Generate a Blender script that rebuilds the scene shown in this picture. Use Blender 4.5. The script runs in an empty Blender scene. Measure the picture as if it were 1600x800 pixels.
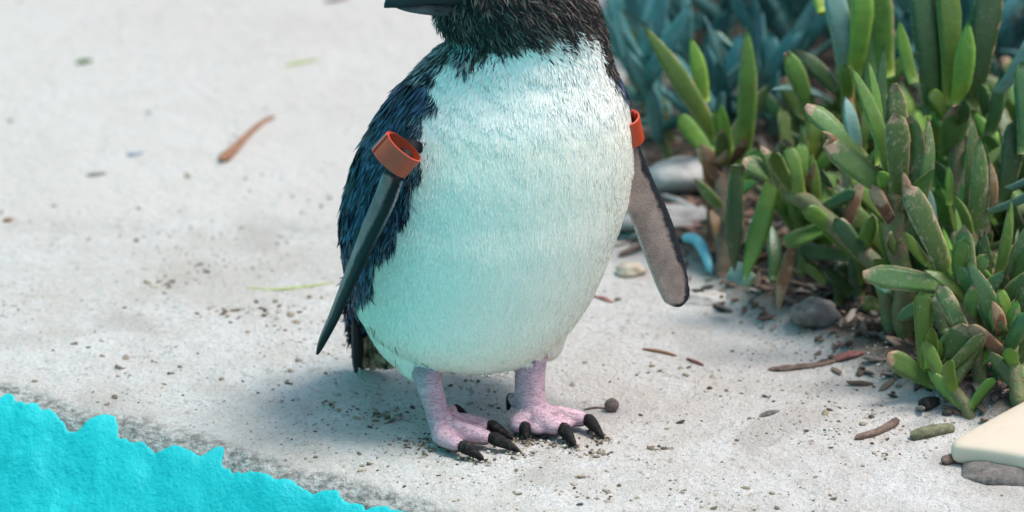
import bpy, bmesh, math, random
import numpy as np
from mathutils import Vector, Matrix
from mathutils.kdtree import KDTree
R = math.radians
random.seed(7); rng = np.random.default_rng(7)
SC = bpy.context.scene
COL = SC.collection

# ---------------------------------------------------------------- camera, sky, sun, exposure
PITCH, DIST, FPX = R(20), 2.5, 6000.0
CAMY, CAMZ = -DIST*math.cos(PITCH), 0.12 + DIST*math.sin(PITCH)
cd = bpy.data.cameras.new('camera'); cam = bpy.data.objects.new('camera', cd); COL.objects.link(cam)
cam.location = (0, CAMY, CAMZ); cam.rotation_euler = (R(90)-PITCH, 0, 0)
cd.sensor_width = 36; cd.lens = 36*FPX/1600; cd.clip_start = .05; cd.clip_end = 500
cd.dof.use_dof = True; cd.dof.focus_distance = 2.475; cd.dof.aperture_fstop = 6.0
SC.camera = cam
SUN_AZ, SUN_EL = R(88), R(66)          # azimuth clockwise from +y (away from the camera)
w = bpy.data.worlds.new('World'); SC.world = w; w.use_nodes = True
wn = w.node_tree.nodes; sky = wn.new('ShaderNodeTexSky'); sky.sky_type = 'NISHITA'; sky.sun_disc = False
sky.sun_elevation = SUN_EL; sky.sun_rotation = SUN_AZ; sky.air_density = 1.0; sky.dust_density = 2.5
wn['Background'].inputs[1].default_value = 0.15
w.node_tree.links.new(sky.outputs[0], wn['Background'].inputs[0])
sl = bpy.data.lights.new('sun', 'SUN'); sl.energy = 2.5; sl.angle = R(18); sl.color = (1, .97, .93)
so = bpy.data.objects.new('sun', sl); COL.objects.link(so)
sd = Vector((math.sin(SUN_AZ)*math.cos(SUN_EL), math.cos(SUN_AZ)*math.cos(SUN_EL), math.sin(SUN_EL)))
so.rotation_euler = sd.to_track_quat('Z', 'Y').to_euler(); so.location = sd*5
SC.view_settings.view_transform = 'Standard'; SC.view_settings.look = 'None'
SC.view_settings.exposure = 0.46; SC.view_settings.gamma = 1; SC.view_settings.use_curve_mapping = False
SC.render.engine = 'CYCLES'; SC.cycles.max_bounces = 8; SC.cycles.diffuse_bounces = 5

# ---------------------------------------------------------------- measuring helpers (metres; y = depth)
CP, SP = math.cos(PITCH), math.sin(PITCH)
def ray(u, v):
    a, b = (u-800)/FPX, -(v-400)/FPX
    return Vector((a, CP + b*SP, -SP + b*CP))
def P(u, v, y):                      # point at depth y
    d = ray(u, v); k = (y-CAMY)/d.y
    return Vector((d.x*k, y, CAMZ + d.z*k))
def G(u, v, z=0.0):                  # point at height z
    d = ray(u, v); k = (z-CAMZ)/d.z
    return Vector((d.x*k, CAMY + d.y*k, z))

# ---------------------------------------------------------------- node / mesh helpers
class NT:
    def __init__(s, name):
        s.m = bpy.data.materials.new(name); s.m.use_nodes = True
        s.t = s.m.node_tree; s.b = s.t.nodes['Principled BSDF']
    def n(s, typ, **kw):
        nd = s.t.nodes.new('ShaderNode'+typ)
        for k, v in kw.items():
            if k in nd.inputs.keys(): s.set(nd.inputs[k], v)
            else: setattr(nd, k, v)
        return nd
    def set(s, inp, v):
        if isinstance(v, bpy.types.NodeSocket): s.t.links.new(v, inp)
        else:
            if inp.type == 'RGBA' and len(v) == 3: v = (*v, 1)
            inp.default_value = v
    def p(s, **kw):
        for k, v in kw.items(): s.set(s.b.inputs[k.replace('_', ' ')], v)
    def obj(s): return s.n('TexCoord').outputs['Object']
    def geo(s): return s.n('NewGeometry').outputs['Position']
    def mapped(s, vec, scale):
        m = s.n('Mapping'); s.set(m.inputs[0], vec); m.inputs['Scale'].default_value = scale; return m.outputs[0]
    def noise(s, vec, scale, detail=4, rough=.55, col=False, dist=0):
        q = s.n('TexNoise'); s.set(q.inputs['Vector'], vec); q.inputs['Scale'].default_value = scale
        q.inputs['Detail'].default_value = detail; q.inputs['Roughness'].default_value = rough
        q.inputs['Distortion'].default_value = dist
        return q.outputs['Color' if col else 'Fac']
    def ramp(s, fac, stops):
        r = s.n('ValToRGB'); s.set(r.inputs[0], fac); e = r.color_ramp.elements
        while len(e) < len(stops): e.new(.5)
        for el, (pos, c) in zip(e, stops):
            el.position = pos; el.color = (c, c, c, 1) if isinstance(c, (int, float)) else (*c, 1)
        return r.outputs[0]
    def mix(s, f, a, b, mode='MIX'):
        m = s.n('MixRGB'); m.blend_type = mode
        s.set(m.inputs[0], f); s.set(m.inputs[1], a); s.set(m.inputs[2], b); return m.outputs[0]
    def math(s, op, a, b=0.0, clamp=False):
        m = s.n('Math'); m.operation = op; m.use_clamp = clamp
        s.set(m.inputs[0], a); s.set(m.inputs[1], b); return m.outputs[0]
    def attr(s, name): 
        a = s.n('Attribute'); a.attribute_name = name; return a.outputs['Color']
    def bump(s, h, strength=.5, dist=.001, normal=None):
        b = s.n('Bump'); s.set(b.inputs['Height'], h); b.inputs['Strength'].default_value = strength
        b.inputs['Distance'].default_value = dist
        if normal is not None: s.set(b.inputs['Normal'], normal)
        return b.outputs[0]
    def orand(s): return s.n('ObjectInfo').outputs['Random']

def mesh(name, V, F, smooth=True):
    me = bpy.data.meshes.new(name)
    V = np.asarray(V, dtype=np.float32)
    if isinstance(F, np.ndarray):
        k = F.shape[1]; me.vertices.add(len(V)); me.vertices.foreach_set('co', V.ravel())
        me.loops.add(F.size); me.loops.foreach_set('vertex_index', F.astype(np.int32).ravel())
        me.polygons.add(len(F)); me.polygons.foreach_set('loop_start', np.arange(0, F.size, k, dtype=np.int32))
        me.update(calc_edges=True)
    else:
        me.from_pydata([tuple(map(float, v)) for v in V], [], F); me.update()
    me.polygons.foreach_set('use_smooth', np.full(len(me.polygons), smooth)); me.update()
    return me
def obj(name, me, mat=None, parent=None):
    o = bpy.data.objects.new(name, me); COL.objects.link(o)
    if mat is not None and not me.materials: me.materials.append(mat)
    o.parent = parent
    return o
def tag(o, label=None, cat=None, group=None, kind=None):
    for k, v in (('label', label), ('category', cat), ('group', group), ('kind', kind)):
        if v: o[k] = v
    return o
def vcol(me, name, C):
    a = me.attributes.new(name, 'FLOAT_COLOR', 'POINT')
    C = np.asarray(C, dtype=np.float32)
    if C.shape[1] == 3: C = np.concatenate([C, np.ones((len(C), 1), np.float32)], 1)
    a.data.foreach_set('color', C.ravel())
def grid_faces(nu, nv, wrap=False):
    i = np.arange(nu-1)[:, None]; jn = nv if wrap else nv-1
    j = np.arange(jn)[None, :]; j2 = (j+1) % nv
    return np.stack([i*nv+j, (i+1)*nv+j, (i+1)*nv+j2, i*nv+j2], -1).reshape(-1, 4)

# smooth value noise in numpy
def vnoise(x, y, seed=0, z=None):
    r = np.random.default_rng(seed); T = r.random((64, 64))
    xi, yi = np.floor(x).astype(int), np.floor(y).astype(int); fx, fy = x-xi, y-yi
    fx, fy = fx*fx*(3-2*fx), fy*fy*(3-2*fy)
    a, b = T[xi % 64, yi % 64], T[(xi+1) % 64, yi % 64]; c, d = T[xi % 64, (yi+1) % 64], T[(xi+1) % 64, (yi+1) % 64]
    return (a*(1-fx)+b*fx)*(1-fy) + (c*(1-fx)+d*fx)*fy - .5
def fbm(x, y, seed=0, o=4):
    s = 0; a = 1
    for k in range(o): s = s + a*vnoise(x*2**k+k*7.3, y*2**k+k*3.1, seed+k); a *= .5
    return s
def sstep(a, b, x):
    t = np.clip((x-a)/(b-a), 0, 1); return t*t*(3-2*t)

# ---------------------------------------------------------------- the pool rim and the lie of the land
RA, RB = G(-30, 596), G(640, 783)
RD = Vector((RB.x-RA.x, RB.y-RA.y, 0)).normalized(); RN = Vector((RD.y, -RD.x, 0))
if RN.y > 0: RN = -RN
def rim_d(x, y): return (x-RA.x)*RN.x + (y-RA.y)*RN.y
def rim_s(x, y): return (x-RA.x)*RD.x + (y-RA.y)*RD.y
POOL = .34
def height(x, y):
    x = np.asarray(x, float); y = np.asarray(y, float)
    d = rim_d(x, y) + .006*fbm(x*28, y*28, 3, 3)
    s = np.clip(d+.012, 0, None)
    drop = np.where(s < .03, s*s/.06*1.35, (.015 + (s-.03))*1.35)
    drop = POOL*np.tanh(drop/POOL)
    drop = drop*(1-sstep(3.0, 3.3, d))
    z = -drop
    near = np.clip(1-np.hypot(x, y-.2)/3, .15, 1)
    z = z + near*(.004*fbm(x*5, y*5, 11, 3) + .0014*fbm(x*60, y*60, 21, 4))*(1-sstep(.03, .2, d)*.4)
    # worn lip where the concrete apron ends and the sand begins
    z = z + .004*sstep(.375, .40, y+.02*fbm(x*4, y*4, 5, 2))*(1-sstep(.02, .10, x))
    # low bank of soil under the plants
    bed = bedmask(x, y)
    z = z + bed*(.012 + .009*fbm(x*22, y*22, 31, 3))
    return z
def bedmask(x, y):
    # bed edge measured along the line of stems
    e = np.interp(y, [-.30, -.05, .03, .10, .17, .25, .33, .42, .60, 1.2, 3],
                  [.42, .36, .285, .235, .195, .145, .11, .095, .09, .085, .085])
    n = .03*fbm(x*11, y*11, 41, 3)
    return sstep(-.012, .03, x - e + n)*(1-sstep(2.2, 2.6, np.abs(y)))
def gz(x, y): return float(height(np.array([x]), np.array([y]))[0])
def ground_pt(u, v, lift=0.0):
    p = G(u, v)
    for _ in range(4): p = G(u, v, gz(p.x, p.y)+lift)
    return p
def nonuni(a, b, step, far, grow=1.16):
    c = list(np.arange(a, b+1e-9, step)); lo, hi = [], []
    s, x = step, a
    while x > -far: s *= grow; x -= s; lo.append(x)
    s, x = step, b
    while x < far: s *= grow; x += s; hi.append(x)
    return np.array(lo[::-1] + c + hi)

# ---- ground material
def make_ground_mat():
    m = NT('pale_gritty_concrete'); g = m.geo()
    big = m.noise(g, 5, 4); mid = m.noise(g, 26, 5, .6); fine = m.noise(g, 320, 4, .7); grain = m.noise(g, 1100, 2, .6)
    base = m.ramp(big, [(.32, (.52, .475, .425)), (.5, (.63, .595, .56)), (.68, (.70, .675, .65))])
    base = m.mix(m.ramp(mid, [(.42, 0), (.72, .65)]), base, (.49, .435, .37))
    sp = m.ramp(m.noise(m.mapped(g, (1, 1, 1)), 150, 3, .65), [(.56, 0), (.68, 1)])
    patch = m.ramp(m.noise(g, 17, 3, .6), [(.40, .06), (.62, .8)])
    base = m.mix(m.math('MULTIPLY', sp, patch), base, (.27, .225, .17))
    base = m.mix(m.ramp(fine, [(.34, .6), (.54, 0)]), base, (.44, .41, .37))
    base = m.mix(m.ramp(grain, [(.62, 0), (.75, .6)]), base, (.80, .775, .74))
    blot = m.ramp(m.noise(g, 9, 2, .4, dist=.6), [(.60, 0), (.70, .55)])
    base = m.mix(blot, base, (.40, .36, .32))
    # masks carried by the sheet: r = soil bed, g = worn lip, b = sand beyond the apron
    sep = m.n('SeparateColor'); m.set(sep.inputs[0], m.attr('zones'))
    base = m.mix(m.math('MULTIPLY', sep.outputs[2], .7), base, m.mix(fine, (.57, .525, .475), (.67, .63, .585)))
    lip = m.mix(m.ramp(m.noise(m.mapped(g, (1, 1, 3)), 130, 4, .7), [(.38, 0), (.62, 1)]), (.20, .185, .17), (.58, .54, .50))
    base = m.mix(sep.outputs[1], base, lip)
    soil = m.mix(m.ramp(m.noise(g, 120, 4, .7), [(.35, 0), (.65, 1)]), (.030, .022, .016), (.12, .095, .075))
    base = m.mix(sep.outputs[0], base, soil)
    h = m.math('ADD', m.math('MULTIPLY', fine, .8), m.math('ADD', m.math('MULTIPLY', grain, .3), m.math('MULTIPLY', m.noise(g, 90, 4, .6), 1.3)))
    m.p(Base_Color=base, Roughness=.92, Normal=m.bump(h, 1.0, .0040)); m.b.inputs['Specular IOR Level'].default_value = .25
    return m.m
GROUND = make_ground_mat()
xs = nonuni(-.56, .56, .0026, 60); ys1 = np.arange(-.22, .46, .0026); ys2 = np.arange(.46, 1.25, .006)
yl = nonuni(-.22, .46, .0026, 60); ys = np.concatenate([yl[yl < -.2199], ys1, ys2, 1.25+np.cumsum(.008*1.16**np.arange(48))])
X, Y = np.meshgrid(xs, ys, indexing='ij'); Z = height(X, Y)
gm = mesh('ground', np.stack([X, Y, Z], -1).reshape(-1, 3), grid_faces(len(xs), len(ys)))
d = rim_d(X, Y) + .006*fbm(X*28, Y*28, 3, 3)
zone = np.stack([bedmask(X, Y), sstep(-.013, -.002, d + .008*fbm(X*40, Y*40, 61, 3)),
                 sstep(.37, .42, Y+.03*fbm(X*6, Y*6, 5, 3))], -1).reshape(-1, 3)
vcol(gm, 'zones', zone)
tag(obj('ground', gm, GROUND), kind='structure')

# ---- turquoise paint skin over the pool side
def make_paint(name, relief=1.0):
    m = NT(name); g = m.geo()
    c = m.mix(m.noise(g, 14, 4, .6), (.006, .42, .44), (.012, .55, .56))
    c = m.mix(m.ramp(m.noise(g, 60, 4, .65), [(.60, 0), (.75, .4)]), c, (.03, .36, .38))
    c = m.mix(m.ramp(m.noise(g, 210, 3, .6), [(.68, 0), (.76, .5)]), c, (.18, .70, .70))
    h = m.math('ADD', m.noise(g, 45, 5, .6), m.math('MULTIPLY', m.noise(g, 300, 3, .6), .25))
    m.p(Base_Color=c, Roughness=.55, Normal=m.bump(h, .9*relief, .004)); return m.m
PAINT = make_paint('turquoise_pool_paint')
ss = nonuni(-.12, .62, .0011, 6, 1.25)
kk = np.concatenate([[0, .0004, .0011], np.arange(.0026, .16, .0019), .16+np.cumsum(.003*1.14**np.arange(38))])
edge = .0072 + .0045*fbm(ss*26, ss*0+.5, 71, 3) + .011*np.clip(fbm(ss*22, ss*0+9.5, 77, 2), -.6, .15) + .0030*fbm(ss*150, ss*0, 81, 4)
for s0, wd, amp in ((.030, .006, .006), (.112, .013, .012), (.205, .0070, .010), (.30, .01, .004)):   # tongues of paint
    edge = edge - amp*np.exp(-np.abs((ss+.0012*fbm(ss*300, ss*0+4, 79, 2)-s0)/wd)**2.6)
S, K = np.meshgrid(ss, kk, indexing='ij'); D = edge[:, None] + K
PX = RA.x + S*RD.x + D*RN.x; PY = RA.y + S*RD.y + D*RN.y
lift = np.where(K < .0002, -.001, np.where(K < .0007, .0014, .0024)) 
PZ = height(PX, PY) + lift + .0010*fbm(PX*120, PY*120, 91, 3)*(K > .001) + .003*fbm(PX*30, PY*30, 95, 3)*sstep(.01, .03, K)
for s0, k0, r0, dp in ((.205, .040, .0042, .010), (.17, .062, .003, .006), (.33, .035, .0028, .005), (.255, .05, .003, .004), (.40, .02, .0025, .004), (.06, .05, .003, .004), (.25, .02, .0022, .005)):  # pits
    PZ = PZ - dp*.32*np.exp(-(((S-s0)/r0)**2+((K-k0)/r0)**2))
pm = mesh('pool_paint', np.stack([PX, PY, PZ], -1).reshape(-1, 3), grid_faces(len(ss), len(kk))[:, ::-1])
o = tag(obj('pool_basin', pm, PAINT), kind='structure')

# ---- unseen painted bank, inferred; slope and height shaped to bounce turquoise onto the bird
bt = np.linspace(0, 1, 150); path = np.array([(-.50, 1.15), (-.52, .5), (-.56, -.3), (-.62, -1.1), (-.64, -1.6), (-.60, -2.1), (-.45, -2.6)])
tp = np.linspace(0, 1, len(path)); bx, by_ = np.interp(bt, tp, path[:, 0]), np.interp(bt, tp, path[:, 1])
ker = np.ones(15)/15; bx, by_ = [np.convolve(np.pad(q_, 7, mode='edge'), ker, 'valid') for q_ in (bx, by_)]
tx, ty = np.gradient(bx), np.gradient(by_); tn = np.hypot(tx, ty); ox, oy = ty/tn, -tx/tn          # outward from the pool
hh = np.linspace(0, 1, 60); Hb, Tb = np.meshgrid(hh, bt, indexing='xy')
outw = -.10 + 1.15*Hb**1.05; rise = -.36 + 2.6*Hb
BX, BY = bx[:, None]+ox[:, None]*outw, by_[:, None]+oy[:, None]*outw
if np.hypot(BX[60, -1], BY[60, -1]+.6) < np.hypot(BX[60, 0], BY[60, 0]+.6): BX, BY = bx[:, None]-ox[:, None]*outw, by_[:, None]-oy[:, None]*outw
rel = .05*fbm(Tb*9, Hb*5, 131, 4); BZ = rise+rel
bk = mesh('bounce_bank', np.stack([BX+rel*.4, BY, BZ], -1).reshape(-1, 3), grid_faces(150, 60))
tag(obj('bounce_bank', bk, make_paint('turquoise_bank_paint', .5)), kind='structure')

# ================================================================ the penguin
def loft(C, A, B, rad, n=48, caps=True):
    """rings: centres C, half-axes A*ra, B*rb; returns verts, faces, (t, angle) per vertex"""
    C, A, B = [np.array(q, float) for q in (C, A, B)]; rad = np.array(rad, float)
    th = np.linspace(0, 2*math.pi, n, endpoint=False)
    V = C[:, None] + A[:, None]*(rad[:, 0, None, None]*np.cos(th)[None, :, None]) + B[:, None]*(rad[:, 1, None, None]*np.sin(th)[None, :, None])
    k = len(C); F = [tuple(f) for f in grid_faces(k, n, True)]
    T = np.stack(np.meshgrid(np.linspace(0, 1, k), np.cos(th), indexing='ij'), -1).reshape(-1, 2)
    V = V.reshape(-1, 3)
    F.append(tuple(range(n))[::-1] if True else 0); F.append(tuple(range((k-1)*n, k*n)))
    return V, F, T
def resample(pts, n):
    pts = np.array(pts, float); t = np.linspace(0, 1, len(pts)); tt = np.linspace(0, 1, n)
    out = np.empty((n, pts.shape[1]))
    for c in range(pts.shape[1]):                      # Catmull-Rom
        p = np.concatenate([[2*pts[0, c]-pts[1, c]], pts[:, c], [2*pts[-1, c]-pts[-2, c]]])
        x = tt*(len(pts)-1); i = np.clip(np.floor(x).astype(int), 0, len(pts)-2); f = x-i
        a, b, cc, dd = p[i], p[i+1], p[i+2], p[i+3]
        out[:, c] = .5*((2*b)+(-a+cc)*f+(2*a-5*b+4*cc-dd)*f*f+(-a+3*b-3*cc+dd)*f**3)
    return out
def tube(pts, radii, n=20, flat=None, up=(0, 0, 1), k=24):
    q = resample([(*p, r) for p, r in zip(pts, radii)], k); C, r = q[:, :3], np.abs(q[:, 3])
    tg = np.gradient(C, axis=0); tg /= np.linalg.norm(tg, axis=1)[:, None]
    upv = np.tile(np.array(up, float), (k, 1)); A = np.cross(tg, upv); nn = np.linalg.norm(A, axis=1)[:, None]
    A = np.where(nn < 1e-3, [[1, 0, 0]], A/np.maximum(nn, 1e-6)); B = np.cross(A, tg)
    fl = 1 if flat is None else flat
    e = np.sqrt(np.clip(1-np.linspace(-1, 1, k)**16, .02, 1))
    return loft(C, A, B, np.stack([r*e, r*fl*e], 1), n)
parts_src = []          # (label, V, F, T)
BODY, LEG, FLA, FLB, TAIL, TOE = 0, 1, 2, 3, 4, 5
# --- trunk, neck and head: one loft of rings measured as (row, left, right)
prof = np.array([(-88, 788, 828), (-82, 752, 862), (-68, 718, 890), (-45, 695, 910), (-20, 684, 922), (0, 684, 930), (18, 688, 936), (32, 694, 941), (46, 703, 945),
    (60, 708, 948), (78, 684, 951), (100, 662, 956), (120, 642, 966), (140, 621, 976), (160, 605, 982), (180, 592, 985), (200, 581, 988), (220, 569, 989), (240, 560, 989), (260, 552, 988),
    (300, 540, 983), (340, 533, 974), (380, 534, 960), (420, 540, 945), (460, 548, 926), (490, 560, 907), (515, 580, 887), (535, 606, 866),
    (550, 634, 845), (562, 664, 820), (570, 694, 794), (574, 722, 770)])
q = np.linspace(-88, 574, 130)
def sm(a, k=5):
    ker = np.ones(k)/k; return np.convolve(np.pad(a, k//2, mode='edge'), ker, 'valid')
Lq, Rq = sm(np.interp(q, prof[:, 0], prof[:, 1])), sm(np.interp(q, prof[:, 0], prof[:, 2]))
yc = np.interp(q, [-88, 0, 60, 140, 300, 450, 574], [.026, .026, .030, .036, .040, .036, .022])
dr = np.interp(q, [-88, 0, 60, 110, 300, 450, 574], [.85, .84, .80, .78, .82, .86, .86])
Cc, Rr = [], []
for v, l, r, y, k in zip(q, Lq, Rq, yc, dr):
    a, b = P(l, v, y), P(r, v, y); hw = (b.x-a.x)/2
    Cc.append(((a.x+b.x)/2, y, a.z)); Rr.append((hw, hw*k))
Cc, Rr = np.array(Cc), np.array(Rr)
V, F, T = loft(Cc, [(1, 0, 0)]*len(q), [(0, 1, 0)]*len(q), Rr, 120)
parts_src.append((BODY, V, F, T))
# throat fullness under the bill, thighs
def blob(c, r, lab, rot=None):
    bm = bmesh.new(); bmesh.ops.create_uvsphere(bm, u_segments=32, v_segments=20, radius=1)
    M = Matrix.Translation(c) @ (rot or Matrix()) @ Matrix.Diagonal((*r, 1)); bmesh.ops.transform(bm, matrix=M, verts=bm.verts)
    bm.verts.index_update()
    V = [v.co[:] for v in bm.verts]; F = [tuple(v.index for v in f.verts) for f in bm.faces]; bm.free()
    parts_src.append((lab, np.array(V), F, np.zeros((len(V), 2))))
blob(P(725, 20, .012), (.018, .016, .020), BODY)
V, F, T = tube([P(612, 470, .035), P(628, 520, .018), P(648, 560, .008), P(662, 588, .004)], [.024, .020, .0135, .0085]); parts_src.append((BODY, V, F, T))
V, F, T = tube([P(840, 500, .045), P(838, 535, .035), P(832, 556, .030)], [.022, .018, .012]); parts_src.append((BODY, V, F, T))
# tail stub
V, F, T = tube([P(588, 430, .080), P(572, 480, .090), P(566, 515, .096), P(566, 540, .100)], [.022, .015, .010, .004], flat=.7); parts_src.append((TAIL, V, F, T))
# legs and feet
def gp(u, v, z): return G(u, v, z)
f1, f2 = gp(688, 664, .010), gp(832, 646, .010)
def leg(pts, rr): parts_src.append((LEG, *tube(pts, rr, up=(0, 1, 0))))
leg([P(664, 570, .004), P(672, 605, f1.y+.006), P(682, 640, f1.y+.003), f1], [.0098, .0086, .0078, .0082])
leg([P(834, 540, .034), P(829, 575, f2.y+.008), P(828, 615, f2.y+.003), f2], [.0105, .0102, .0102, .0105])
claws = []
def toe(a, mid, knob, tip, r, webto=None):
    parts_src.append((TOE, *tube([a, mid, knob], [r*1.02, r*1.05, r*.82], up=(0, 0, 1), flat=.92)))
    claws.append((knob, tip, r))
    return
def pad(pts, r): parts_src.append((LEG, *tube([p_+Vector((0, 0, .0012)) for p_ in pts], r, flat=.52)))
# near-left foot: three toes pointing to the right
a1 = gp(686, 662, .010)
toe(a1, gp(692, 684, .0068), gp(722, 699, .0056), gp(757, 719, .0012), .0064)
toe(gp(692, 660, .010), gp(728, 676, .0078), gp(768, 686, .0058), gp(814, 706, .0012), .0064)
toe(gp(692, 656, .010), gp(732, 659, .0068), gp(766, 666, .0052), gp(803, 687, .0014), .0056)
pad([gp(690, 668, .006), gp(715, 680, .0046), gp(742, 690, .0034)], [.009, .0095, .005])
pad([gp(696, 662, .006), gp(725, 668, .0046), gp(756, 677, .0034)], [.009, .009, .005])
pad([gp(684, 668, .006), gp(700, 676, .005)], [.0085, .0085])
# other foot: toes fanned towards the camera
toe(gp(824, 650, .010), gp(810, 662, .0075), gp(819, 668, .0062), gp(823, 687, .0012), .0064)
toe(gp(834, 650, .011), gp(858, 663, .0078), gp(879, 671, .0056), gp(900, 699, .0012), .0068)
toe(gp(840, 646, .011), gp(880, 650, .0078), gp(918, 657, .0060), gp(944, 686, .0012), .0064)
pad([gp(836, 652, .006), gp(846, 668, .0046), gp(856, 676, .0034)], [.011, .011, .006])
pad([gp(842, 650, .006), gp(872, 660, .0046), gp(896, 668, .0034)], [.010, .010, .005])
pad([gp(826, 648, .007), gp(828, 660, .005)], [.0095, .0095])
# hind toes
toe(gp(696, 650, .013), gp(704, 641, .013), gp(710, 640, .012), gp(731, 648, .009), .0042)
toe(gp(812, 632, .014), gp(803, 624, .014), gp(799, 622, .0135), gp(793, 642, .009), .0046)
# flippers
def flipper(lab, pts, chords, hw, ht, n=60):
    k = resample([(*p, *c, a, b) for p, c, a, b in zip(pts, chords, hw, ht)], n)
    C, A = k[:, :3], k[:, 3:6]; A /= np.linalg.norm(A, axis=1)[:, None]
    tg = np.gradient(C, axis=0); tg /= np.linalg.norm(tg, axis=1)[:, None]
    A = A - tg*(A*tg).sum(1)[:, None]; A /= np.linalg.norm(A, axis=1)[:, None]; B = np.cross(tg, A)
    parts_src.append((lab, *loft(C, A, B, np.abs(k[:, 6:8]), 64)))
    return C, A, B
flA = flipper(FLA, [P(645, 222, -.012), P(622, 258, -.030), P(600, 315, -.036), P(574, 372, -.036), P(548, 432, -.033), P(522, 494, -.028), P(504, 532, -.025), P(495, 555, -.023)],
    [(.75, -.45, -.35), (.7, -.62, -.3), (.42, -.9, -.2), (.28, -.95, -.1), (.20, -.97, 0), (.16, -.98, 0), (.15, -.98, 0), (.15, -.98, 0)],
    [.0070, .0075, .0125, .0140, .0135, .0105, .0065, .0014], [.0045, .0040, .0036, .0034, .0031, .0027, .0024, .0013])
flB = flipper(FLB, [P(962, 190, .036), P(980, 235, .040), P(996, 290, .038), P(1020, 350, .033), P(1040, 408, .028), P(1052, 446, .025), P(1058, 468, .023), P(1060, 481, .022)],
    [(.9, .1, .3), (.92, .1, .3), (.92, .12, .3), (.94, .15, .22), (.96, .18, .14), (.98, .18, .1), (.98, .18, .1), (.98, .18, .1)],
    [.0085, .0090, .0118, .0132, .0126, .0112, .0090, .0025], [.0040, .0038, .0034, .0030, .0028, .0026, .0023, .0012])

# --- fuse everything into one skin
AV, AF, AL, AT, off = [], [], [], [], 0
for lab, V, F, T in parts_src:
    AV.append(V); AF += [tuple(i+off for i in f) for f in F]; AL += [lab]*len(V); AT.append(T); off += len(V)
AV = np.concatenate(AV); AT = np.concatenate(AT); AL = np.array(AL)
raw = mesh('raw', AV, AF)
tmp = bpy.data.objects.new('raw', raw); COL.objects.link(tmp)
rm = tmp.modifiers.new('r', 'REMESH'); rm.mode = 'VOXEL'; rm.voxel_size = .00125; rm.adaptivity = 0
dg = bpy.context.evaluated_depsgraph_get(); skin = bpy.data.meshes.new_from_object(tmp.evaluated_get(dg)); skin.name = 'penguin_body'
bpy.data.objects.remove(tmp); bpy.data.meshes.remove(raw)
nv = len(skin.vertices); co = np.empty(nv*3, np.float32); skin.vertices.foreach_get('co', co); co = co.reshape(-1, 3).astype(float)
ed = np.empty(len(skin.edges)*2, np.int32); skin.edges.foreach_get('vertices', ed); ed = ed.reshape(-1, 2)
kd = KDTree(len(AV))
for i, v in enumerate(AV): kd.insert(v, i)
kd.balance()
near = np.array([kd.find(c)[1] for c in co]); lab = AL[near]; par = AT[near]
deg = np.bincount(ed.ravel(), minlength=nv)[:, None]
def lap(a):
    s = np.zeros_like(a)
    for c in range(a.shape[1]):
        s[:, c] = np.bincount(ed[:, 0], a[ed[:, 1], c], nv) + np.bincount(ed[:, 1], a[ed[:, 0], c], nv)
    return s/np.maximum(deg, 1)
wt = np.where(np.isin(lab, (BODY, TAIL)), .6, .45)[:, None]
for it in range(14):
    stop = np.isin(lab, (FLA, FLB, TOE, LEG))[:, None]
    if it < 5: co = co + wt*(lap(co)-co)
    else: co = co + np.where(stop, 0, .5)*(lap(co)-co)
# gentle unevenness of the plumage
skin.vertices.foreach_set('co', co.astype(np.float32).ravel()); skin.update()
nor = np.empty(nv*3, np.float32); skin.vertices.foreach_get('normal', nor); nor = nor.reshape(-1, 3).astype(float)
bump = fbm(co[:, 0]*45+co[:, 1]*20, co[:, 2]*28+co[:, 1]*30, 101, 3)*.0011
bump += np.clip(co[:, 2]-.16, 0, .05)/.05*fbm(co[:, 0]*130+co[:, 1]*60, co[:, 2]*120+co[:, 0]*50, 105, 2)*.0008
co = co + nor*(bump*np.isin(lab, (BODY,)))[:, None]
skin.vertices.foreach_set('co', co.astype(np.float32).ravel()); skin.update()

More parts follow.
